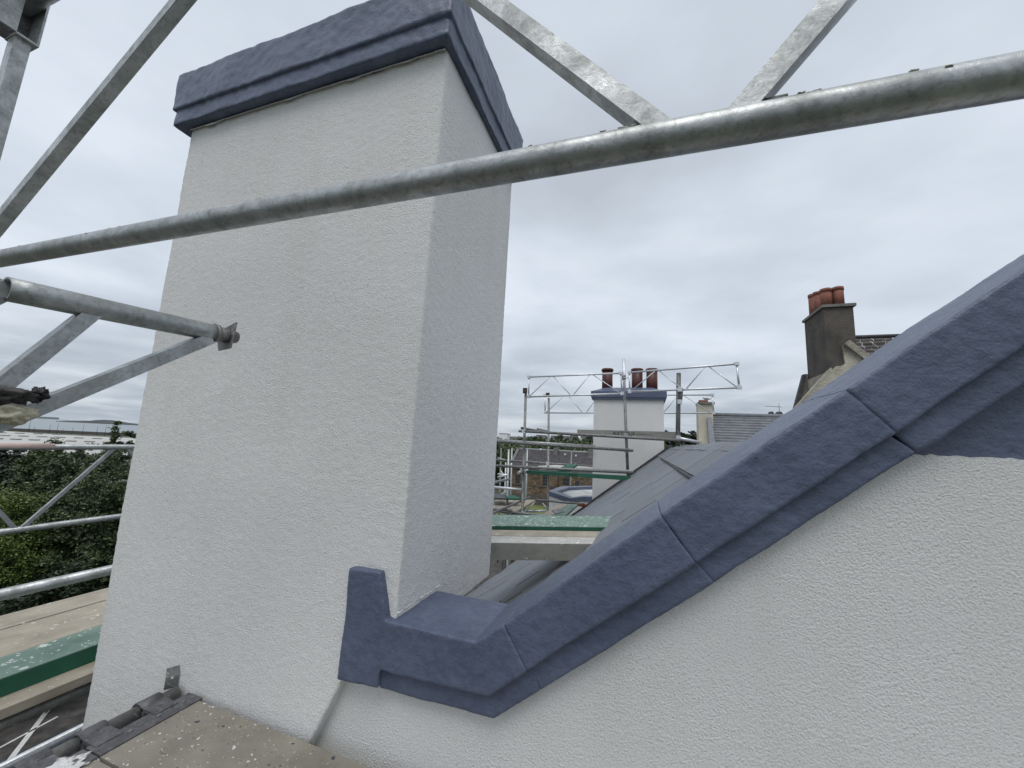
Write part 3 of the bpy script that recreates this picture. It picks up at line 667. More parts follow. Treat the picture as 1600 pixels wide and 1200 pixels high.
lattice((826.5, 589), (826, 620), (970, 583), (972, 615), 8.2, 7.95, zig([.0, .27, .49, .70, 1.0]))
lattice((983.5, 582), (984, 612), (1151, 568.5), (1155, 605.5), 7.9, 7.0, zig([.0, .30, .55, .76, 1.0]))
lattice((851, 617.5), (852, 645), (1113, 617), (1115, 645.5), 10.6, 9.9, zig([.0, .155, .27, .38, .50, .62, .73, .84, 1.0]))
pole('guard_beam_end', (973, 590), (985, 590), 7.9, 7.9, r=.012, m='bright_aluminium')
# boards of the gable scaffold
def pxboard(name, pts, y_list, h, m, label, cat='board', group=None, parent=None):
    v_ = [atY(px, py, y) for (px, py), y in zip(pts, y_list)]; n = len(v_)
    mb = MB().add(v_+[p-Vector((0, 0, h)) for p in v_], [tuple(range(n)), tuple(range(2*n-1, n-1, -1))]+[(i, i+n, (i+1) % n+n, (i+1) % n) for i in range(n)])
    o = mb.build(name, m, parent); 
    if parent is None: tag(o, label, cat, group)
    return o
# lettered board on edge
la, lb = atY(902, 671, YS+.05), atY(1062, 675, 7.75)
LBD = thing('lettered_board', la, 'long grey board with black lettering across the front of the far chimney', 'board')
dd = (lb-la); ln = dd.length; ux = dd.normalized(); 
mb = MB().add([la, lb, lb-Vector((0, 0, .118)), la-Vector((0, 0, .118))]+[p+Vector((.01, .038, 0)) for p in (la, lb, lb-Vector((0, 0, .118)), la-Vector((0, 0, .118)))],
              [(0, 1, 2, 3), (7, 6, 5, 4), (0, 4, 5, 1), (1, 5, 6, 2), (2, 6, 7, 3), (3, 7, 4, 0)])
mb.build('board_body', 'grey_timber', LBD)
nrm = ux.cross(Vector((0, 0, 1))).normalized(); upv = nrm.cross(ux).normalized(); upv = -upv if upv.z < 0 else upv
nrm = -nrm if nrm.y > 0 else nrm
def onboard(u, dz): 
    o_ = la+dd*u+nrm*.003+Vector((0, 0, dz)); return Matrix(((ux.x, upv.x, nrm.x, o_.x), (ux.y, upv.y, nrm.y, o_.y), (ux.z, upv.z, nrm.z, o_.z), (0, 0, 0, 1)))
curve_text('lettering', 'AXTEPUF', .105, 'ink', onboard(.375, -.092), LBD)
sm_ = MB()
x_ = 0
for i in range(16):
    w_ = random.uniform(.010, .022); M_ = onboard(.56, -.07)
    sm_.add([M_ @ Vector((x_, 0, 0)), M_ @ Vector((x_+w_, 0, 0)), M_ @ Vector((x_+w_, .022, 0)), M_ @ Vector((x_, .022, 0))], [(0, 1, 2, 3)]); x_ += w_+.007
sm_.build('small_print', 'faded_ink', LBD)
# green edged boards round the chimney
GE = thing('green_scaffold_board', atY(820, 736, YS-.2), 'long dark green board crossing in front of the far chimney base', 'board')
v0, v1 = atY(822, 735.5, YS-.1), atY(983, 744.5, 7.75)
mb = MB().add([v0, v1, v1-Vector((0, 0, .075)), v0-Vector((0, 0, .06))]+[p+Vector((.02, .22, .0)) for p in (v0, v1, v1-Vector((0, 0, .075)), v0-Vector((0, 0, .06)))],
              [(0, 1, 2, 3), (7, 6, 5, 4), (0, 4, 5, 1), (1, 5, 6, 2), (2, 6, 7, 3), (3, 7, 4, 0)])
mb.build('board_body', 'green_edge', GE)
dd2 = v1-v0; ux2 = dd2.normalized(); n2_ = ux2.cross(Vector((0, 0, 1))).normalized(); n2_ = -n2_ if n2_.y > 0 else n2_; up2 = ux2.cross(n2_); up2 = -up2 if up2.z < 0 else up2
o_ = v0+dd2*.44+n2_*.004-Vector((0, 0, .055)); curve_text('lettering', 'ZUUKE', .055, 'ink', Matrix(((ux2.x, up2.x, n2_.x, o_.x), (ux2.y, up2.y, n2_.y, o_.y), (ux2.z, up2.z, n2_.z, o_.z), (0, 0, 0, 1))), GE)
def flatboards(pts, z, n, h, m, labels, group, along=0, gap=.06):
    """split a deck quad (world plan from photo corners) into n boards lying side by side"""
    c = [atZ(px, py, z) for px, py in pts]
    for i in range(n):
        u0, u1 = i/n+gap/n/2, (i+1)/n-gap/n/2
        q = [c[0].lerp(c[1], u0), c[0].lerp(c[1], u1), c[3].lerp(c[2], u1), c[3].lerp(c[2], u0)]
        mb = MB().prismZ([(p.x, p.y) for p in q], z-h, z-random.uniform(0, .004))
        tag(mb.build('scaffold_board', m if isinstance(m, str) else m[i]), labels if isinstance(labels, str) else labels[i], 'board', group)
flatboards([(838, 728), (902, 724.5), (880, 732), (842, 731.5)][::1], -.62, 1, .05, 'pale_board', 'pale boards with green edge laid beside the far chimney', None)
pxboard('green_scaffold_board', [(872, 732), (888, 725), (903, 725.5), (893, 732)], [8.4, 9.3, 9.3, 8.4], .07, 'green_edge', 'dark green board end beside the pale boards near the far chimney')
pxboard('scaffold_board', [(898, 731), (903, 728), (932, 730), (932, 733)], [8.6, 9.2, 9.2, 8.6], .05, 'pale_board', 'pale board end running behind the far chimney')
flatboards([(760, 778), (838, 781), (805, 800), (740, 798)], -1.5, 5, .04, 'tan_board', 'tan walkway board beyond the bare standards beside the flat roofed bay', 'walkway boards beside the flat roofed bay')
flatboards([(770, 771), (805, 774), (816, 779), (770, 778)], -1.32, 2, .04, ['lead_flashing', 'green_edge'], ['folded dark sheet lying on the walkway boards', 'green board under the dark sheet on the walkway'], None)
flatboards([(871, 788), (904, 787.5), (882, 807), (848, 803)], -1.47, 2, .05, ['tan_board', 'green_board'], ['dirty tan board beside the roof edge below the bay', 'green board alongside the gutter below the bay'], None)
pxboard('slate_offcut', [(862, 797), (876, 795), (882, 799), (868, 802)], [8.2, 8.35, 8.2, 8.05], .02, 'grey_slate', 'loose slate lying on the dirty tan board', 'slate')
tag(blob('rusty_clip', atY(910, 789, 8.35), .06, 'rust', None, .5, sq=(1.6, .8, .5)), 'rusty clamp at the gutter edge beside the far chimney', 'clamp')

# ================================================================== FLAT ROOFED BAY
ZB = -1.42
BAY = thing('bay_extension', atZ(885, 770, GZ), 'white flat roofed bay with slate blue parapet beyond the far chimney', 'bay')
outer = [atZ(px, py, ZB) for px, py in ((857, 767.5), (870, 762), (878, 760), (940, 758.5), (990, 759), (990, 779), (912, 776), (891, 778.5))]
ctr = sum(outer, Vector())/len(outer)
inner = [ctr+(p-ctr)*(1-.30/(p-ctr).length) for p in outer]
n = len(outer)
wl = MB().prismZ([(p.x, p.y) for p in [ctr+(q-ctr)*.975 for q in outer]], GZ, ZB-.12); wl.build('wall', 'white_render', BAY)
pv = MB(); H_ = .13
pv.add([(p.x, p.y, ZB) for p in outer]+[(p.x, p.y, ZB) for p in inner]+[(p.x, p.y, ZB-H_) for p in outer]+[(p.x, p.y, ZB-H_) for p in inner],
       [f for i in range(n) for j in [(i+1) % n] for f in ((i, j, n+j, n+i), (i, i+2*n, j+2*n, j), (n+i, n+j, 3*n+j, 3*n+i), (2*n+i, 3*n+i, 3*n+j, 2*n+j))])
pv.build('parapet_coping', 'blue_paint', BAY)
MB().prismZ([(p.x, p.y) for p in [ctr+(q-ctr)*.97 for q in outer]], ZB-.119, ZB-.10).build('flat_roof', 'roof_felt', BAY)

# ================================================================== STONE BUILDING BEHIND
def stonehouse():
    y = 60.0
    zr, ze = atY(860, 704, y+4).z, atY(860, 735.5, y).z
    x0, x1 = atY(799, 740, y).x, atY(1010, 740, y).x
    B = thing('stone_building', ((x0+x1)/2, y, GZ), 'long old sandstone building with dark slate roof behind the scaffold', 'building')
    MB().box((x0, y+.05, GZ), (x1, y+8, ze)).build('wall', 'sandstone', B)
    st = MB(); r = random.Random(4); z = GZ
    wins = []
    for px0, px1, py0, py1 in ((848.5, 855.5, 740, 759), (879.5, 889, 747, 758.5), (899, 904.5, 751, 764), (806, 812, 742, 760)):
        a, b = atY(px0, py0, y), atY(px1, py1, y); wins.append((a.x, b.x, b.z, a.z))
    while z < ze-.05:
        h = r.uniform(.26, .40); x = x0
        while x < x1:
            w = r.uniform(.4, .95); xe = min(x+w, x1)
            if not any(x < wx1 and xe > wx0 and z < wz1 and z+h > wz0 for wx0, wx1, wz0, wz1 in wins):
                d = r.uniform(.0, .05); st.box((x+.015, y-d, z+.015), (xe-.015, y+.055, min(z+h, ze)-.015))
            x = xe
        z += h
    st = st.build('stonework', 'sandstone', B); st['kind'] = 'stuff'
    for (wx0, wx1, wz0, wz1) in wins:
        w_ = MB().box((wx0-.06, y-.02, wz0-.06), (wx1+.06, y+.03, wz1+.06)).build('window', 'brown_slate', B)
        nx, nz = (2, 4) if (wz1-wz0) > 1.2 else (3, 2)
        for i in range(nx):
            for j in range(nz):
                MB().box((wx0+(wx1-wx0)*i/nx+.04, y-.03, wz0+(wz1-wz0)*j/nz+.04), (wx0+(wx1-wx0)*(i+1)/nx-.04, y-.021, wz0+(wz1-wz0)*(j+1)/nz-.04)).build('pane', 'window_glass', w_)
        MB().box((wx0-.2, y-.12, wz0-.2), (wx1+.2, y+.04, wz0-.065)).build('sill', 'sandstone', w_)
    sb_ = atY(860, 761, y).z; MB().box((x0-.05, y-.1, sb_-.1), (x1, y+.05, sb_+.1)).build('string_course', 'brown_slate', B)
    sb_ = atY(860, 775, y).z; MB().box((x0-.05, y-.3, GZ), (x1, y+.05, sb_)).build('plinth', 'brown_slate', B)
    # roof in lapped courses
    rf = MB(); nC = 22
    for i in range(nC):
        u0, u1 = i/nC, (i+1)/nC
        ya, yb = y-.35+u0*4.4, y-.35+u1*4.4+.05; z0, z1 = ze+u0*(zr-ze), ze+u1*(zr-ze)
        rf.add([(x0-.2, ya, z0+.06), (x1, ya, z0+.06), (x1, yb, z1), (x0-.2, yb, z1), (x0-.2, ya, z0-.02), (x1, ya, z0-.02)], [(0, 1, 2, 3), (4, 5, 1, 0)])
    rf.add([(x0-.2, y+4.05, zr), (x1, y+4.05, zr), (x1, y+8.4, ze), (x0-.2, y+8.4, ze)], [(0, 1, 2, 3)])
    rf = rf.build('roof', 'old_slate', B, fix=False)
    MB().tube((x0-.3, y+4.05, zr+.05), (x1, y+4.05, zr+.05), .13, 8).build('ridge', 'grey_cladding', rf)
    MB().prismY([(x0-.55, ze-.2), (x0-.15, ze-.2), (x0-.15, zr+.25), (x0-.55, zr+.25)], y+3.7, y+4.5).build('gable_stack', 'cap_concrete', rf)
    vb = MB(); vb.beam((x0-.25, y-.4, ze+.1), (x0-.25, y+4.05, zr+.12), .4, .25); vb.build('skew', 'cap_concrete', rf)
    for px in (868.5, 922.5, 960):
        c = atY(px, 707, y+3.5); MB().box((c.x-.32, c.y-.4, c.z-.9), (c.x+.32, c.y+.8, c.z+.75)).build('chimney', 'cap_concrete', rf)
        MB().box((c.x-.42, c.y-.5, c.z-.95), (c.x+.42, c.y-.41, c.z-.7)).build('flashing', 'grey_cladding', rf)
    for px, py in ((883, 710), (900, 712), (845, 702)):
        c = atY(px, py, y+3.0); MB().box((c.x-.10, c.y-.3, c.z-.12), (c.x+.10, c.y+.2, c.z+.14)).build('roof_vent', 'white_paint', rf)
    c = atY(872.5, 735, y); MB().tube((c.x, y-.12, ze), (c.x, y-.12, GZ), .07, 8).build('drain_pipe', 'black_plastic', B)
    # stair rail and low annex by the door
    c0_, c1_ = atY(905, 757, y-2), atY(925, 748, y-2); MB().beam(c0_, c1_, .12, .18).build('stair_string', 'brown_slate', B)
    return B
stonehouse()

# ================================================================== HOUSES TO THE RIGHT
def cream_house():
    y = 22.0
    def P(px, py, yy=y): return atY(px, py, yy)
    x0 = P(1091, 680).x; xw = P(1107, 640).x
    B = thing('cream_house', (x0+3, y, GZ), 'house with grey tiled roof and cream chimney carrying orange pots', 'house')
    zt = P(1100, 632).z; zb = P(1100, 690).z
    ck = MB().box((x0, y-.2, zb-3), (P(1113, 640).x, y+.6, zt)); ck = ck.build('chimney', 'pale_cream', B)
    a, b = P(1089.5, 632), P(1115.5, 636); MB().box((a.x, y-.3, zt), (b.x, y+.7, zt+.10)).build('chimney_cap', 'cap_concrete', ck)
    for px, r_, m_ in ((1096, .11, 'terracotta'), (1100.5, .09, 'terracotta'), (1104, .10, 'terracotta')):
        c = P(px, 628); po = MB(); h = P(px, 624.5).z; po.tube((c.x, y+.2, zt+.1), (c.x, y+.2, h), r_, 12, hollow=True); po.build('chimney_pot', m_, ck)
    # tiled roof slope facing us, lapped courses
    ridge_z, eave_z = P(1115, 648).z, P(1115, 692).z
    xr1 = P(1300, 650).x; rf = MB(); nC = 15
    for i in range(nC):
        u0, u1 = i/nC, (i+1)/nC
        ya, yb = y-1.6+u0*2.0, y-1.6+u1*2.0+.03; z0, z1 = eave_z-.6+u0*(ridge_z-eave_z+.6), eave_z-.6+u1*(ridge_z-eave_z+.6)
        xa = lerp(P(1119, 692, y-1.6).x, P(1112, 648).x, u0)
        rf.add([(xa, ya, z0+.06), (xr1, ya, z0+.06), (xr1, yb, z1), (xa, yb, z1), (xa, ya, z0-.015), (xr1, ya, z0-.015)], [(0, 1, 2, 3), (4, 5, 1, 0)])
    rf = rf.build('roof', 'concrete_tile', B, fix=False)
    MB().tube((P(1109, 648).x, y+.42, ridge_z+.03), (xr1, y+.42, ridge_z+.03), .11, 8).build('ridge', 'concrete_tile', rf)
    vp = [P(1105, 652, y-.25), P(1111, 652, y-.25), P(1118, 692, y-1.7), P(1108, 692, y-1.7)]
    MB().add(vp+[p+Vector((0, .25, 0)) for p in vp], [(0, 1, 2, 3), (7, 6, 5, 4), (0, 4, 5, 1), (1, 5, 6, 2), (2, 6, 7, 3), (3, 7, 4, 0)]).build('lead_skew', 'concrete_tile', B)
    MB().prismY([(x0, GZ), (xr1, GZ), (xr1, eave_z-.6), (x0, zb)], y-1.3, y+.3).build('gable_wall', 'pale_cream', B)
    for px in (1206, 1218.5):
        c = P(px, 647, y+.6); w_ = .26 if px > 1210 else .2
        MB().add([(c.x-w_, c.y, ridge_z-.05), (c.x+w_, c.y, ridge_z-.05), (c.x+w_*.3, c.y, ridge_z+.28), (c.x-w_*.3, c.y, ridge_z+.28)]+[(c.x-w_, c.y+.3, ridge_z-.05), (c.x+w_, c.y+.3, ridge_z-.05), (c.x+w_*.3, c.y+.3, ridge_z+.28), (c.x-w_*.3, c.y+.3, ridge_z+.28)],
                 [(0, 1, 2, 3), (7, 6, 5, 4), (0, 4, 5, 1), (1, 5, 6, 2), (2, 6, 7, 3), (3, 7, 4, 0)]).build('roof_finial', 'old_slate', rf)
    c = P(1218, 648, y+.6); tpp = P(1218, 630, y+.6); ar = MB().tube((c.x, c.y, ridge_z), (c.x, c.y, tpp.z), .015, 6)
    z_ = P(1218, 635, y+.6).z; ar.tube((c.x-.62, c.y, z_), (c.x+.12, c.y, z_-.03), .012, 6)
    for k_ in range(6): ar.tube((c.x-.58+k_*.11, c.y-.16, z_), (c.x-.58+k_*.11, c.y+.16, z_), .006, 5)
    ar.build('tv_aerial', 'grey_cladding', rf)
    # gull on the pot
    gp = P(1104, 623.2); bm = bmesh.new(); bmesh.ops.create_icosphere(bm, subdivisions=2, radius=1)
    for v in bm.verts:
        x, yy, z = v.co; tail = max(0, x)**2
        v.co = (x*.16+tail*.08, yy*.055*(1-.5*tail), z*.055-tail*.03+(.05 if x < -.75 else 0))
        v.co += gp+Vector((0, .2, .03))
    me = bpy.data.meshes.new('gull'); bm.to_mesh(me); bm.free(); me.materials.append(M['feather'])
    tag(link('gull', me), 'small gull perched on the orange pots of the cream chimney', 'bird')
cream_house()
def dark_house():
    y = 13.0
    def P(px, py, yy=y): return atY(px, py, yy)
    a, b = P(1286.5, 481), P(1333, 481); zt = a.z
    bl = P(1256.5, 505); # left back edge
    depth = None
    r = _ray(1257, 505); yb = y+.1
    # far left corner lies on the same x as the front left corner
    sc_ = a.x/r.x; yb = r.y*sc_
    B = thing('rendered_house', (a.x+1.5, y, GZ), 'taller house with brown rendered chimney and five terracotta pots above the coping', 'house')
    zj = P(1286, 572).z
    ck = MB().box((a.x, y, zj-.45), (b.x, yb, zt)).build('chimney', 'brown_render', B)
    MB().box((a.x-.05, y-.06, zt), (b.x+.06, yb+.05, zt+.08)).build('chimney_cap', 'cap_concrete', ck)
    for px, top, dy in ((1291, 452, .25), (1310, 449.5, .25), (1279, 457, 1.2), (1271, 460.5, 1.8), (1300, 461, 1.0)):
        c = P(px, 470, y+dy); h = P(px, top, y+dy).z
        po = MB().tube((c.x, c.y, zt+.07), (c.x, c.y, h), .140, 16, .135); po.tube((c.x, c.y, h-.10), (c.x, c.y, h), .149, 16, .146, hollow=True)
        po.build('chimney_pot', 'terracotta', ck)
    # cream rendered gable below, its top following the ragged old render line
    pts = [(a.x-.02, zj-.15)]
    for i in range(9): pts.append((a.x+i*(b.x-a.x)*.56/8, zj-.12+.10*noise.noise(Vector((i*.7, 1, 0)))+.02*i))
    pts += [(lerp(a.x, b.x, .50), P(1305, 540).z), (lerp(a.x, b.x, .80), P(1305, 540).z), (P(1345, 563).x, P(1345, 563).z), (P(1480, 640).x, P(1480, 640).z), (P(1480, 640).x, GZ), (a.x-.9, GZ), (a.x-.9, P(1243, 640).z)]
    MB().prismY(pts, y-.06, y+.10).build('gable_wall', 'cream_render', B)
    MB().box((a.x-.03, y+.10, GZ), (b.x, yb-.02, zj-.17)).build('side_wall', 'cream_render', B)
    sk = MB().beam((lerp(a.x, b.x, .62), y-.10, P(1305, 537).z), (P(1420, 612).x, y-.10, P(1420, 612).z), .14, .16, (0, 0, 1)); sk.build('skew', 'cream_render', B)
    # slates seen to the right of the stack
    rf = MB(); nC = 16; zr = P(1340, 528, y+1.8).z; ze = zr-2.4; xr = P(1480, 540, y).x
    for i in range(nC):
        u0, u1 = i/nC, (i+1)/nC; ya, yb2 = y-.6+u0*2.4, y-.6+u1*2.4+.04; z0, z1 = lerp(ze, zr, u0), lerp(ze, zr, u1)
        xs = b.x-.05
        while xs < xr:
            w = random.uniform(.22, .34); dz = random.uniform(.02, .06)
            rf.add([(xs, ya, z0+dz), (xs+w, ya, z0+dz), (xs+w, yb2, z1+.01), (xs, yb2, z1+.01), (xs, ya, z0), (xs+w, ya, z0)], [(0, 1, 2, 3), (4, 5, 1, 0)]); xs += w+.008
    rf = rf.build('roof', 'brown_slate', B, fix=False)
    MB().tube((b.x-.05, y+1.8, zr+.03), (xr, y+1.8, zr+.03), .06, 8).build('ridge', 'lead_flashing', rf)
    # slate verge on the left flank
    p_, q_ = P(1256.5, 586, yb), P(1240, 648, yb); MB().beam(p_, q_, .14, .10).build('verge', 'old_slate', B)
    g_ = [P(1258, 584, yb), P(1300, 584, yb), P(1300, 700, yb), P(1228, 700, yb)]; MB().prismY([(p.x, p.z) for p in g_], yb+.03, yb+.2).build('rear_gable', 'cream_render', B)
dark_house()

# ================================================================== WAREHOUSE AND LEFT BACKGROUND
WZ = -4.2
WH = thing('warehouse', atZ(60, 690, GZ), 'wide low warehouse with pale roof and rows of dark rooflights near the shore', 'warehouse')
wc = [atZ(px, py, WZ) for px, py in ((-260, 655), (75, 678), (140, 681.5), (215, 684.5), (260, 712), (60, 712), (-260, 700))]
MB().prismZ([(p.x, p.y) for p in wc], GZ, WZ).build('roof', 'warehouse_white', WH)
for row, y_ in enumerate((676.5, 681, 686.5)):
    for k_ in range(7):
        px = -6+k_*29+(row % 2)*9-row*4; py = y_+px*.032; 
        if py > WZ*0+700: continue
        a = atZ(px, py, WZ); b = atZ(px+13, py+.45, WZ); n_ = Vector((-(b-a).y, (b-a).x, 0)).normalized()*(.9 if row < 3 else .6)
        MB().add([a+Vector((0, 0, .02)), b+Vector((0, 0, .02)), b+n_+Vector((0, 0, .02)), a+n_+Vector((0, 0, .02))]+[p+Vector((0, 0, .2)) for p in (a, b, b+n_, a+n_)], [(4, 5, 6, 7), (0, 1, 5, 4), (1, 2, 6, 5), (2, 3, 7, 6), (3, 0, 4, 7)]).build('rooflight', 'rooflight', WH)
a, b = atZ(-200, 660, GZ), atZ(240, 686.5, GZ)
tag(MB().beam(atZ(-100, 668.5, GZ)+Vector((0, 0, 1)), atZ(235, 683, GZ)+Vector((0, 0, 1)), 1, 2.0).build('harbour_wall', 'brown_slate'), 'long dark harbour wall between the warehouse and the sea', 'wall')
for i, px in enumerate((4, 44, 52, 76, 88, 97, 112, 128, 150, 163, 174)):
    p = atZ(px, 672+px*.05+1.5, GZ); h = random.uniform(3.5, 7.5) if i > 1 else 8.5
    tag(MB().tube((p.x, p.y, GZ), (p.x, p.y, GZ+h), .14, 6, .07).build('harbour_mast', 'old_slate'), 'thin dark mast standing along the harbour wall', 'mast', 'masts along the harbour wall')
o = MB(); a = atD(-60, 712, 46); b = atD(66, 716, 42)
SHD = thing('grey_shed', (a.x, a.y, GZ), 'grey clad shed with white eaves between the dark conifers', 'shed')
MB().box((b.x-12, b.y-10, GZ), (b.x, b.y+1, atD(50, 712, 42).z)).build('wall', 'grey_cladding', SHD)
MB().box((b.x-12.3, b.y-10.3, atD(50, 712, 42).z), (b.x+.3, b.y+1.3, atD(50, 707.5, 42).z)).build('roof', 'warehouse_white', SHD)
# ------------------------------------------------------------------ trees
def leaves(centres, radii, per, size, flat=.75, outward=None):
    """leaf-sized quads in clumps: numpy arrays -> verts, faces"""
    C_ = np.repeat(centres, per, axis=0); R_ = np.repeat(radii, per)
    n = len(C_); d = rng.normal(size=(n, 3)); d /= np.linalg.norm(d, axis=1)[:, None]
    p = C_+rng.normal(size=(n, 3))*(R_*.52)[:, None]*np.array([1, 1, flat])
    nr = rng.normal(size=(n, 3))*.8+np.array([0, 0, .9])+d*.5; nr /= np.linalg.norm(nr, axis=1)[:, None]
    t1 = np.cross(nr, rng.normal(size=(n, 3))); t1 /= np.linalg.norm(t1, axis=1)[:, None]; t2 = np.cross(nr, t1)
    s = (size*rng.uniform(.6, 1.35, n))[:, None]
    a = p-t1*s*.5; b = p+t2*s*.28+nr*s*.06; c = p+t1*s*.5; e = p-t2*s*.28+nr*s*.06
    v = np.stack([a, b, c, e], 1).reshape(-1, 3); f = np.arange(4*n).reshape(-1, 4)
    return v, f
def leafmesh(name, v, f, m, parent):
    me = bpy.data.meshes.new(name); me.vertices.add(len(v)); me.vertices.foreach_set('co', v.astype(np.float32).ravel())
    me.loops.add(f.size); me.loops.foreach_set('vertex_index', f.astype(np.int32).ravel())
    me.polygons.add(len(f)); me.polygons.foreach_set('loop_start', np.arange(0, f.size, 4, dtype=np.int32))
    me.update(calc_edges=True); me.materials.append(M[m]); return link(name, me, parent)
def tree(name, label, base, height, rad, m, clumps=90, per=120, size=.14, cz=.58, rz=None, group=None, cat='tree', top=0., clump_r=.26):
    base = Vector(base); T = thing(name, base, label, cat, group)
    rz = rz or height*.42
    d = rng.normal(size=(clumps, 3)); d /= np.linalg.norm(d, axis=1)[:, None]
    rr = rng.random(clumps)**(.33 if name != 'round_tree' else .12)*(.82+.3*rng.random(clumps)) if name != 'round_tree' else .86+.16*rng.random(clumps)
    wav = np.array([1+.22*noise.noise(Vector(x)*1.7+base) for x in d])
    c = np.array([base.x, base.y, base.z+height*cz])+d*(rr*wav)[:, None]*np.array([rad, rad, rz])
    v, f = leaves(c, rng.uniform(.6, 1.25, clumps)*rad*clump_r, per, size)
    tr = MB(); tp = base+Vector((random.uniform(-.1, .1)*rad, 0, height*.62)); tr.tube(base, tp, .035*height*.6, 8, .012*height, segs=5, wob=.03*rad)
    for i in range(7):
        q = base.lerp(tp, .35+.09*i); e_ = Vector(c[rng.integers(clumps)]); tr.tube(q, e_, .008*height, 6, .003*height, segs=3, wob=.05*rad)
    tr.build('trunk', 'bark', T); leafmesh('crown', v, f, m, T); return T
def gbase(px, depth): 
    r = _ray(px, 690); p = r*depth; return (p.x, p.y, GZ)
def ttree(px, ptop, depth, radpx, *a, **kw):
    """tree whose top shows at photo row ptop"""
    zt = atD(px, ptop, depth).z; h = zt-GZ; return tree(*a, base=gbase(px, depth), height=h, rad=radpx/F_PX*depth, **kw)
ttree(4, 736, 14.2, 92, 'round_tree', 'rounded bright green tree below the short lattice beam', m='leaf_bright', clumps=420, per=220, size=.085, cz=.52, rz=2.9, clump_r=.17)
ttree(10, 700, 33, 34, 'conifer', 'dark conifer standing beside the grey shed', m='leaf_dark', clumps=80, per=150, size=.3, group=None)
ttree(46, 706, 29, 17, 'conifer', 'narrow dark conifer between the grey shed and round tree', m='leaf_dark', clumps=50, per=120, size=.26)
ttree(78, 699, 27, 30, 'broadleaf_tree', 'dark green tree rising in front of the pale warehouse', m='leaf_mid', clumps=150, per=190, size=.17)
ttree(132, 690, 24, 42, 'broadleaf_tree', 'tall loose tree whose twigs overlap the warehouse roof', m='leaf_silver', clumps=240, per=150, size=.15, clump_r=.16)
ttree(198, 668, 19, 36, 'broadleaf_tree', 'silvery tree with twigs reaching above the shoreline beside the chimney', m='leaf_silver', clumps=260, per=110, size=.13, clump_r=.13)
ttree(172, 722, 15.5, 58, 'broadleaf_tree', 'dense silvery leaved tree behind the guard rail of the eaves scaffold', m='leaf_silver', clumps=430, per=190, size=.095, cz=.52, rz=4.3, clump_r=.15)
ttree(75, 800, 15, 75, 'shrub', 'silvery green shrub behind the lower guard rail', m='leaf_silver', clumps=260, per=190, size=.09, cz=.5, rz=3.2, cat='shrub', clump_r=.15)
ttree(-50, 800, 15.5, 90, 'shrub', 'silvery green shrub beside the car park markings', m='leaf_silver', clumps=240, per=160, size=.09, cz=.5, rz=3.2, cat='shrub', clump_r=.15)
ttree(240, 740, 16, 60, 'broadleaf_tree', 'silvery leaved tree mostly hidden by the chimney', m='leaf_silver', clumps=160, per=110, size=.14, clump_r=.17)
ttree(20, 872, 14.6, 70, 'shrub', 'dark low shrub behind the tan walkway boards', m='leaf_dark', clumps=160, per=120, size=.12, cz=.5, rz=2.4, cat='shrub', clump_r=.16)
ttree(130, 880, 14.2, 70, 'shrub', 'dark shrub beneath the dense silvery tree', m='leaf_dark', clumps=160, per=120, size=.12, cz=.5, rz=2.4, cat='shrub', clump_r=.16)
# trees in the middle distance, between the chimneys
ttree(809, 748, 30, 14, 'garden_shrub', 'green garden shrub in front of the stone building wall', m='leaf_mid', clumps=60, per=110, size=.2, cz=.55, rz=1.6, cat='shrub')
sky_trees = [(812, 689, 160, 9), (830, 677, 170, 9), (846, 682, 180, 8), (872, 678, 200, 7), (886, 683, 190, 9), (905, 682, 170, 10), (920, 681, 175, 9), (1046, 671, 120, 7), (1058, 674, 130, 8), (1072, 673, 110, 9), (1084, 674, 115, 8), (1040, 675, 110, 8), (1096, 676, 120, 7), (1028, 676, 130, 8)]
sky_trees += [(1050, 680, 70, 12), (1078, 681, 68, 13), (1063, 684, 60, 12)]
names = ['near the white block', 'with a tall pointed crown', 'behind the bare standards', 'beside the slate roofed house', 'between far houses', 'above the stone building', 'left of the far chimney', 'right of the far chimney', 'behind the wooden post', 'left of the cream chimney', 'touching the cream chimney', 'behind the far chimney edge', 'behind the cream chimney', 'hidden by the far chimney', 'low beside the far chimney', 'low beside the cream chimney', 'low behind the wooden post']
for (px, tp, d_, rp), nm in zip(sky_trees, names):
    ttree(px, tp, d_, rp*1.25, 'skyline_tree', 'dark skyline tree '+nm, m=random.choice(['leaf_dark', 'leaf_mid']), clumps=36, per=70, size=.9, cz=.6, group='trees on the skyline', clump_r=.34)
# the wood on the slope behind the stone building
cs, rs_ = [], []
for i in range(900):
    px = random.uniform(700, 1110); d_ = random.uniform(80, 160); tp = 688+11*(160-d_)/80+random.uniform(-3, 6)
    p = atD(px, tp, d_); 
    for k_ in range(3): cs.append((p.x+random.uniform(-2, 2), p.y+random.uniform(-2, 2), p.z-1.2-1.9*k_)); rs_.append(random.uniform(1.4, 2.6))
v, f = leaves(np.array(cs), np.array(rs_), 46, .75)
wd = leafmesh('wood', v, f, 'leaf_mid', None); tag(wd, 'dense green wood behind the stone building', 'wood', kind='stuff')
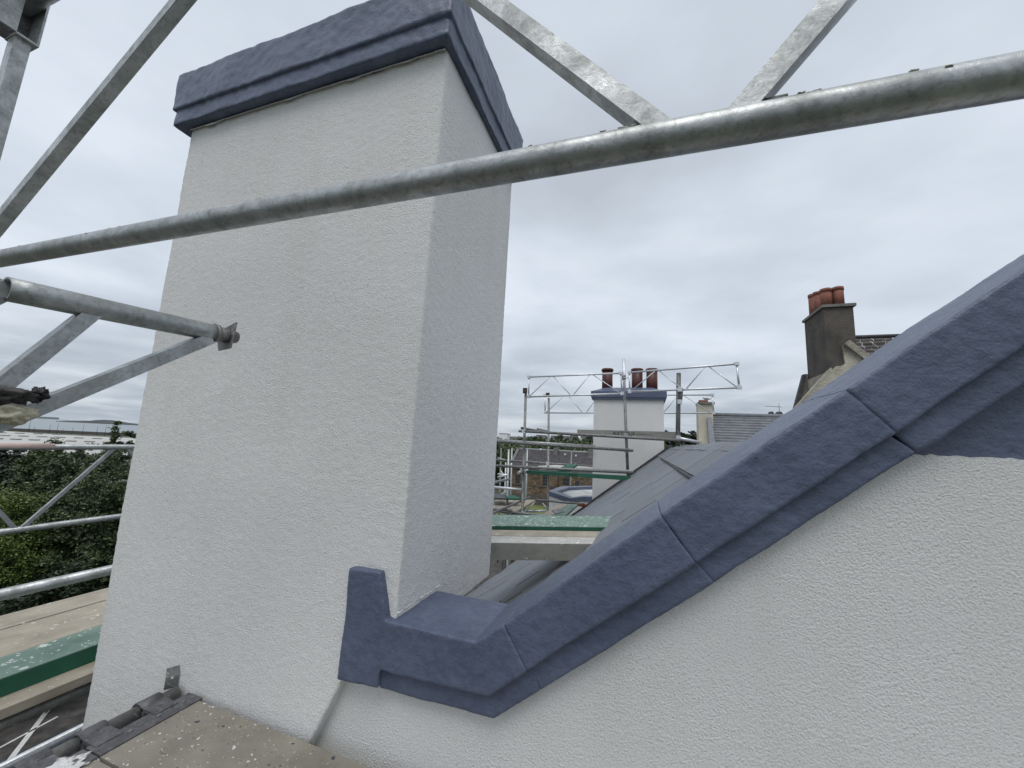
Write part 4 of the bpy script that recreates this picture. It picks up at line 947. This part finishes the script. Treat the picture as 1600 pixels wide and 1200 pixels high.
# far houses among the trees
def far_house(px, py, d_, w, h, m, rm, label, flat=False):
    c = atD(px, py, d_); H = thing('far_house', (c.x, c.y, GZ), label, 'house')
    MB().box((c.x-w/2, c.y-3, GZ), (c.x+w/2, c.y+3, c.z-(0 if flat else h*.45))).build('wall', m, H)
    if flat: MB().box((c.x-w/2-.2, c.y-3.2, c.z), (c.x+w/2+.2, c.y+3.2, c.z+.3)).build('roof', 'grey_cladding', H)
    else:
        z0 = c.z-h*.45; MB().add([(c.x-w/2-.3, c.y-3.3, z0), (c.x+w/2+.3, c.y-3.3, z0), (c.x+w/2+.3, c.y+3.3, z0), (c.x-w/2-.3, c.y+3.3, z0), (c.x-w/2, c.y, c.z), (c.x+w/2, c.y, c.z)], [(0, 1, 5, 4), (2, 3, 4, 5), (1, 2, 5), (3, 0, 4)]).build('roof', rm, H)
    for k_ in range(max(2, int(w/3))):
        x = c.x-w/2+(k_+.5)*w/max(2, int(w/3)); MB().box((x-.5, c.y-3.06, c.z-h*.45-2.2), (x+.5, c.y-3.01, c.z-h*.45-.7)).build('window', 'window_glass', H)
far_house(789, 678, 240, 5, 6, 'white_paint', 'old_slate', 'white flat roofed block on the skyline beside the near chimney', True)
far_house(836, 684, 210, 5, 5, 'white_paint', 'old_slate', 'small white gabled house on the skyline between bare standards')
far_house(846, 679.5, 230, 6, 4, 'grey_cladding', 'old_slate', 'pale house with wide roof among skyline trees')
far_house(880, 681, 220, 14, 6, 'sandstone', 'old_slate', 'long slate roofed stone house on the skyline')
far_house(897, 680, 260, 5, 5, 'white_paint', 'old_slate', 'small white house just left of the lettered board')
far_house(804, 684, 230, 5, 5, 'grey_cladding', 'brown_slate', 'low brown roofed house beside the white skyline block')
far_house(915, 679.5, 280, 6, 5, 'pale_cream', 'old_slate', 'cream house beside the left edge of the far chimney')

# ------------------------------------------------------------------ lift everything so the street lies at z = 0
for o in list(S.objects):
    if o.parent is None and o.type not in ('CAMERA', 'LIGHT'): o.location.z += CZ
    elif o.parent is not None and o.parent.type == 'EMPTY': pass
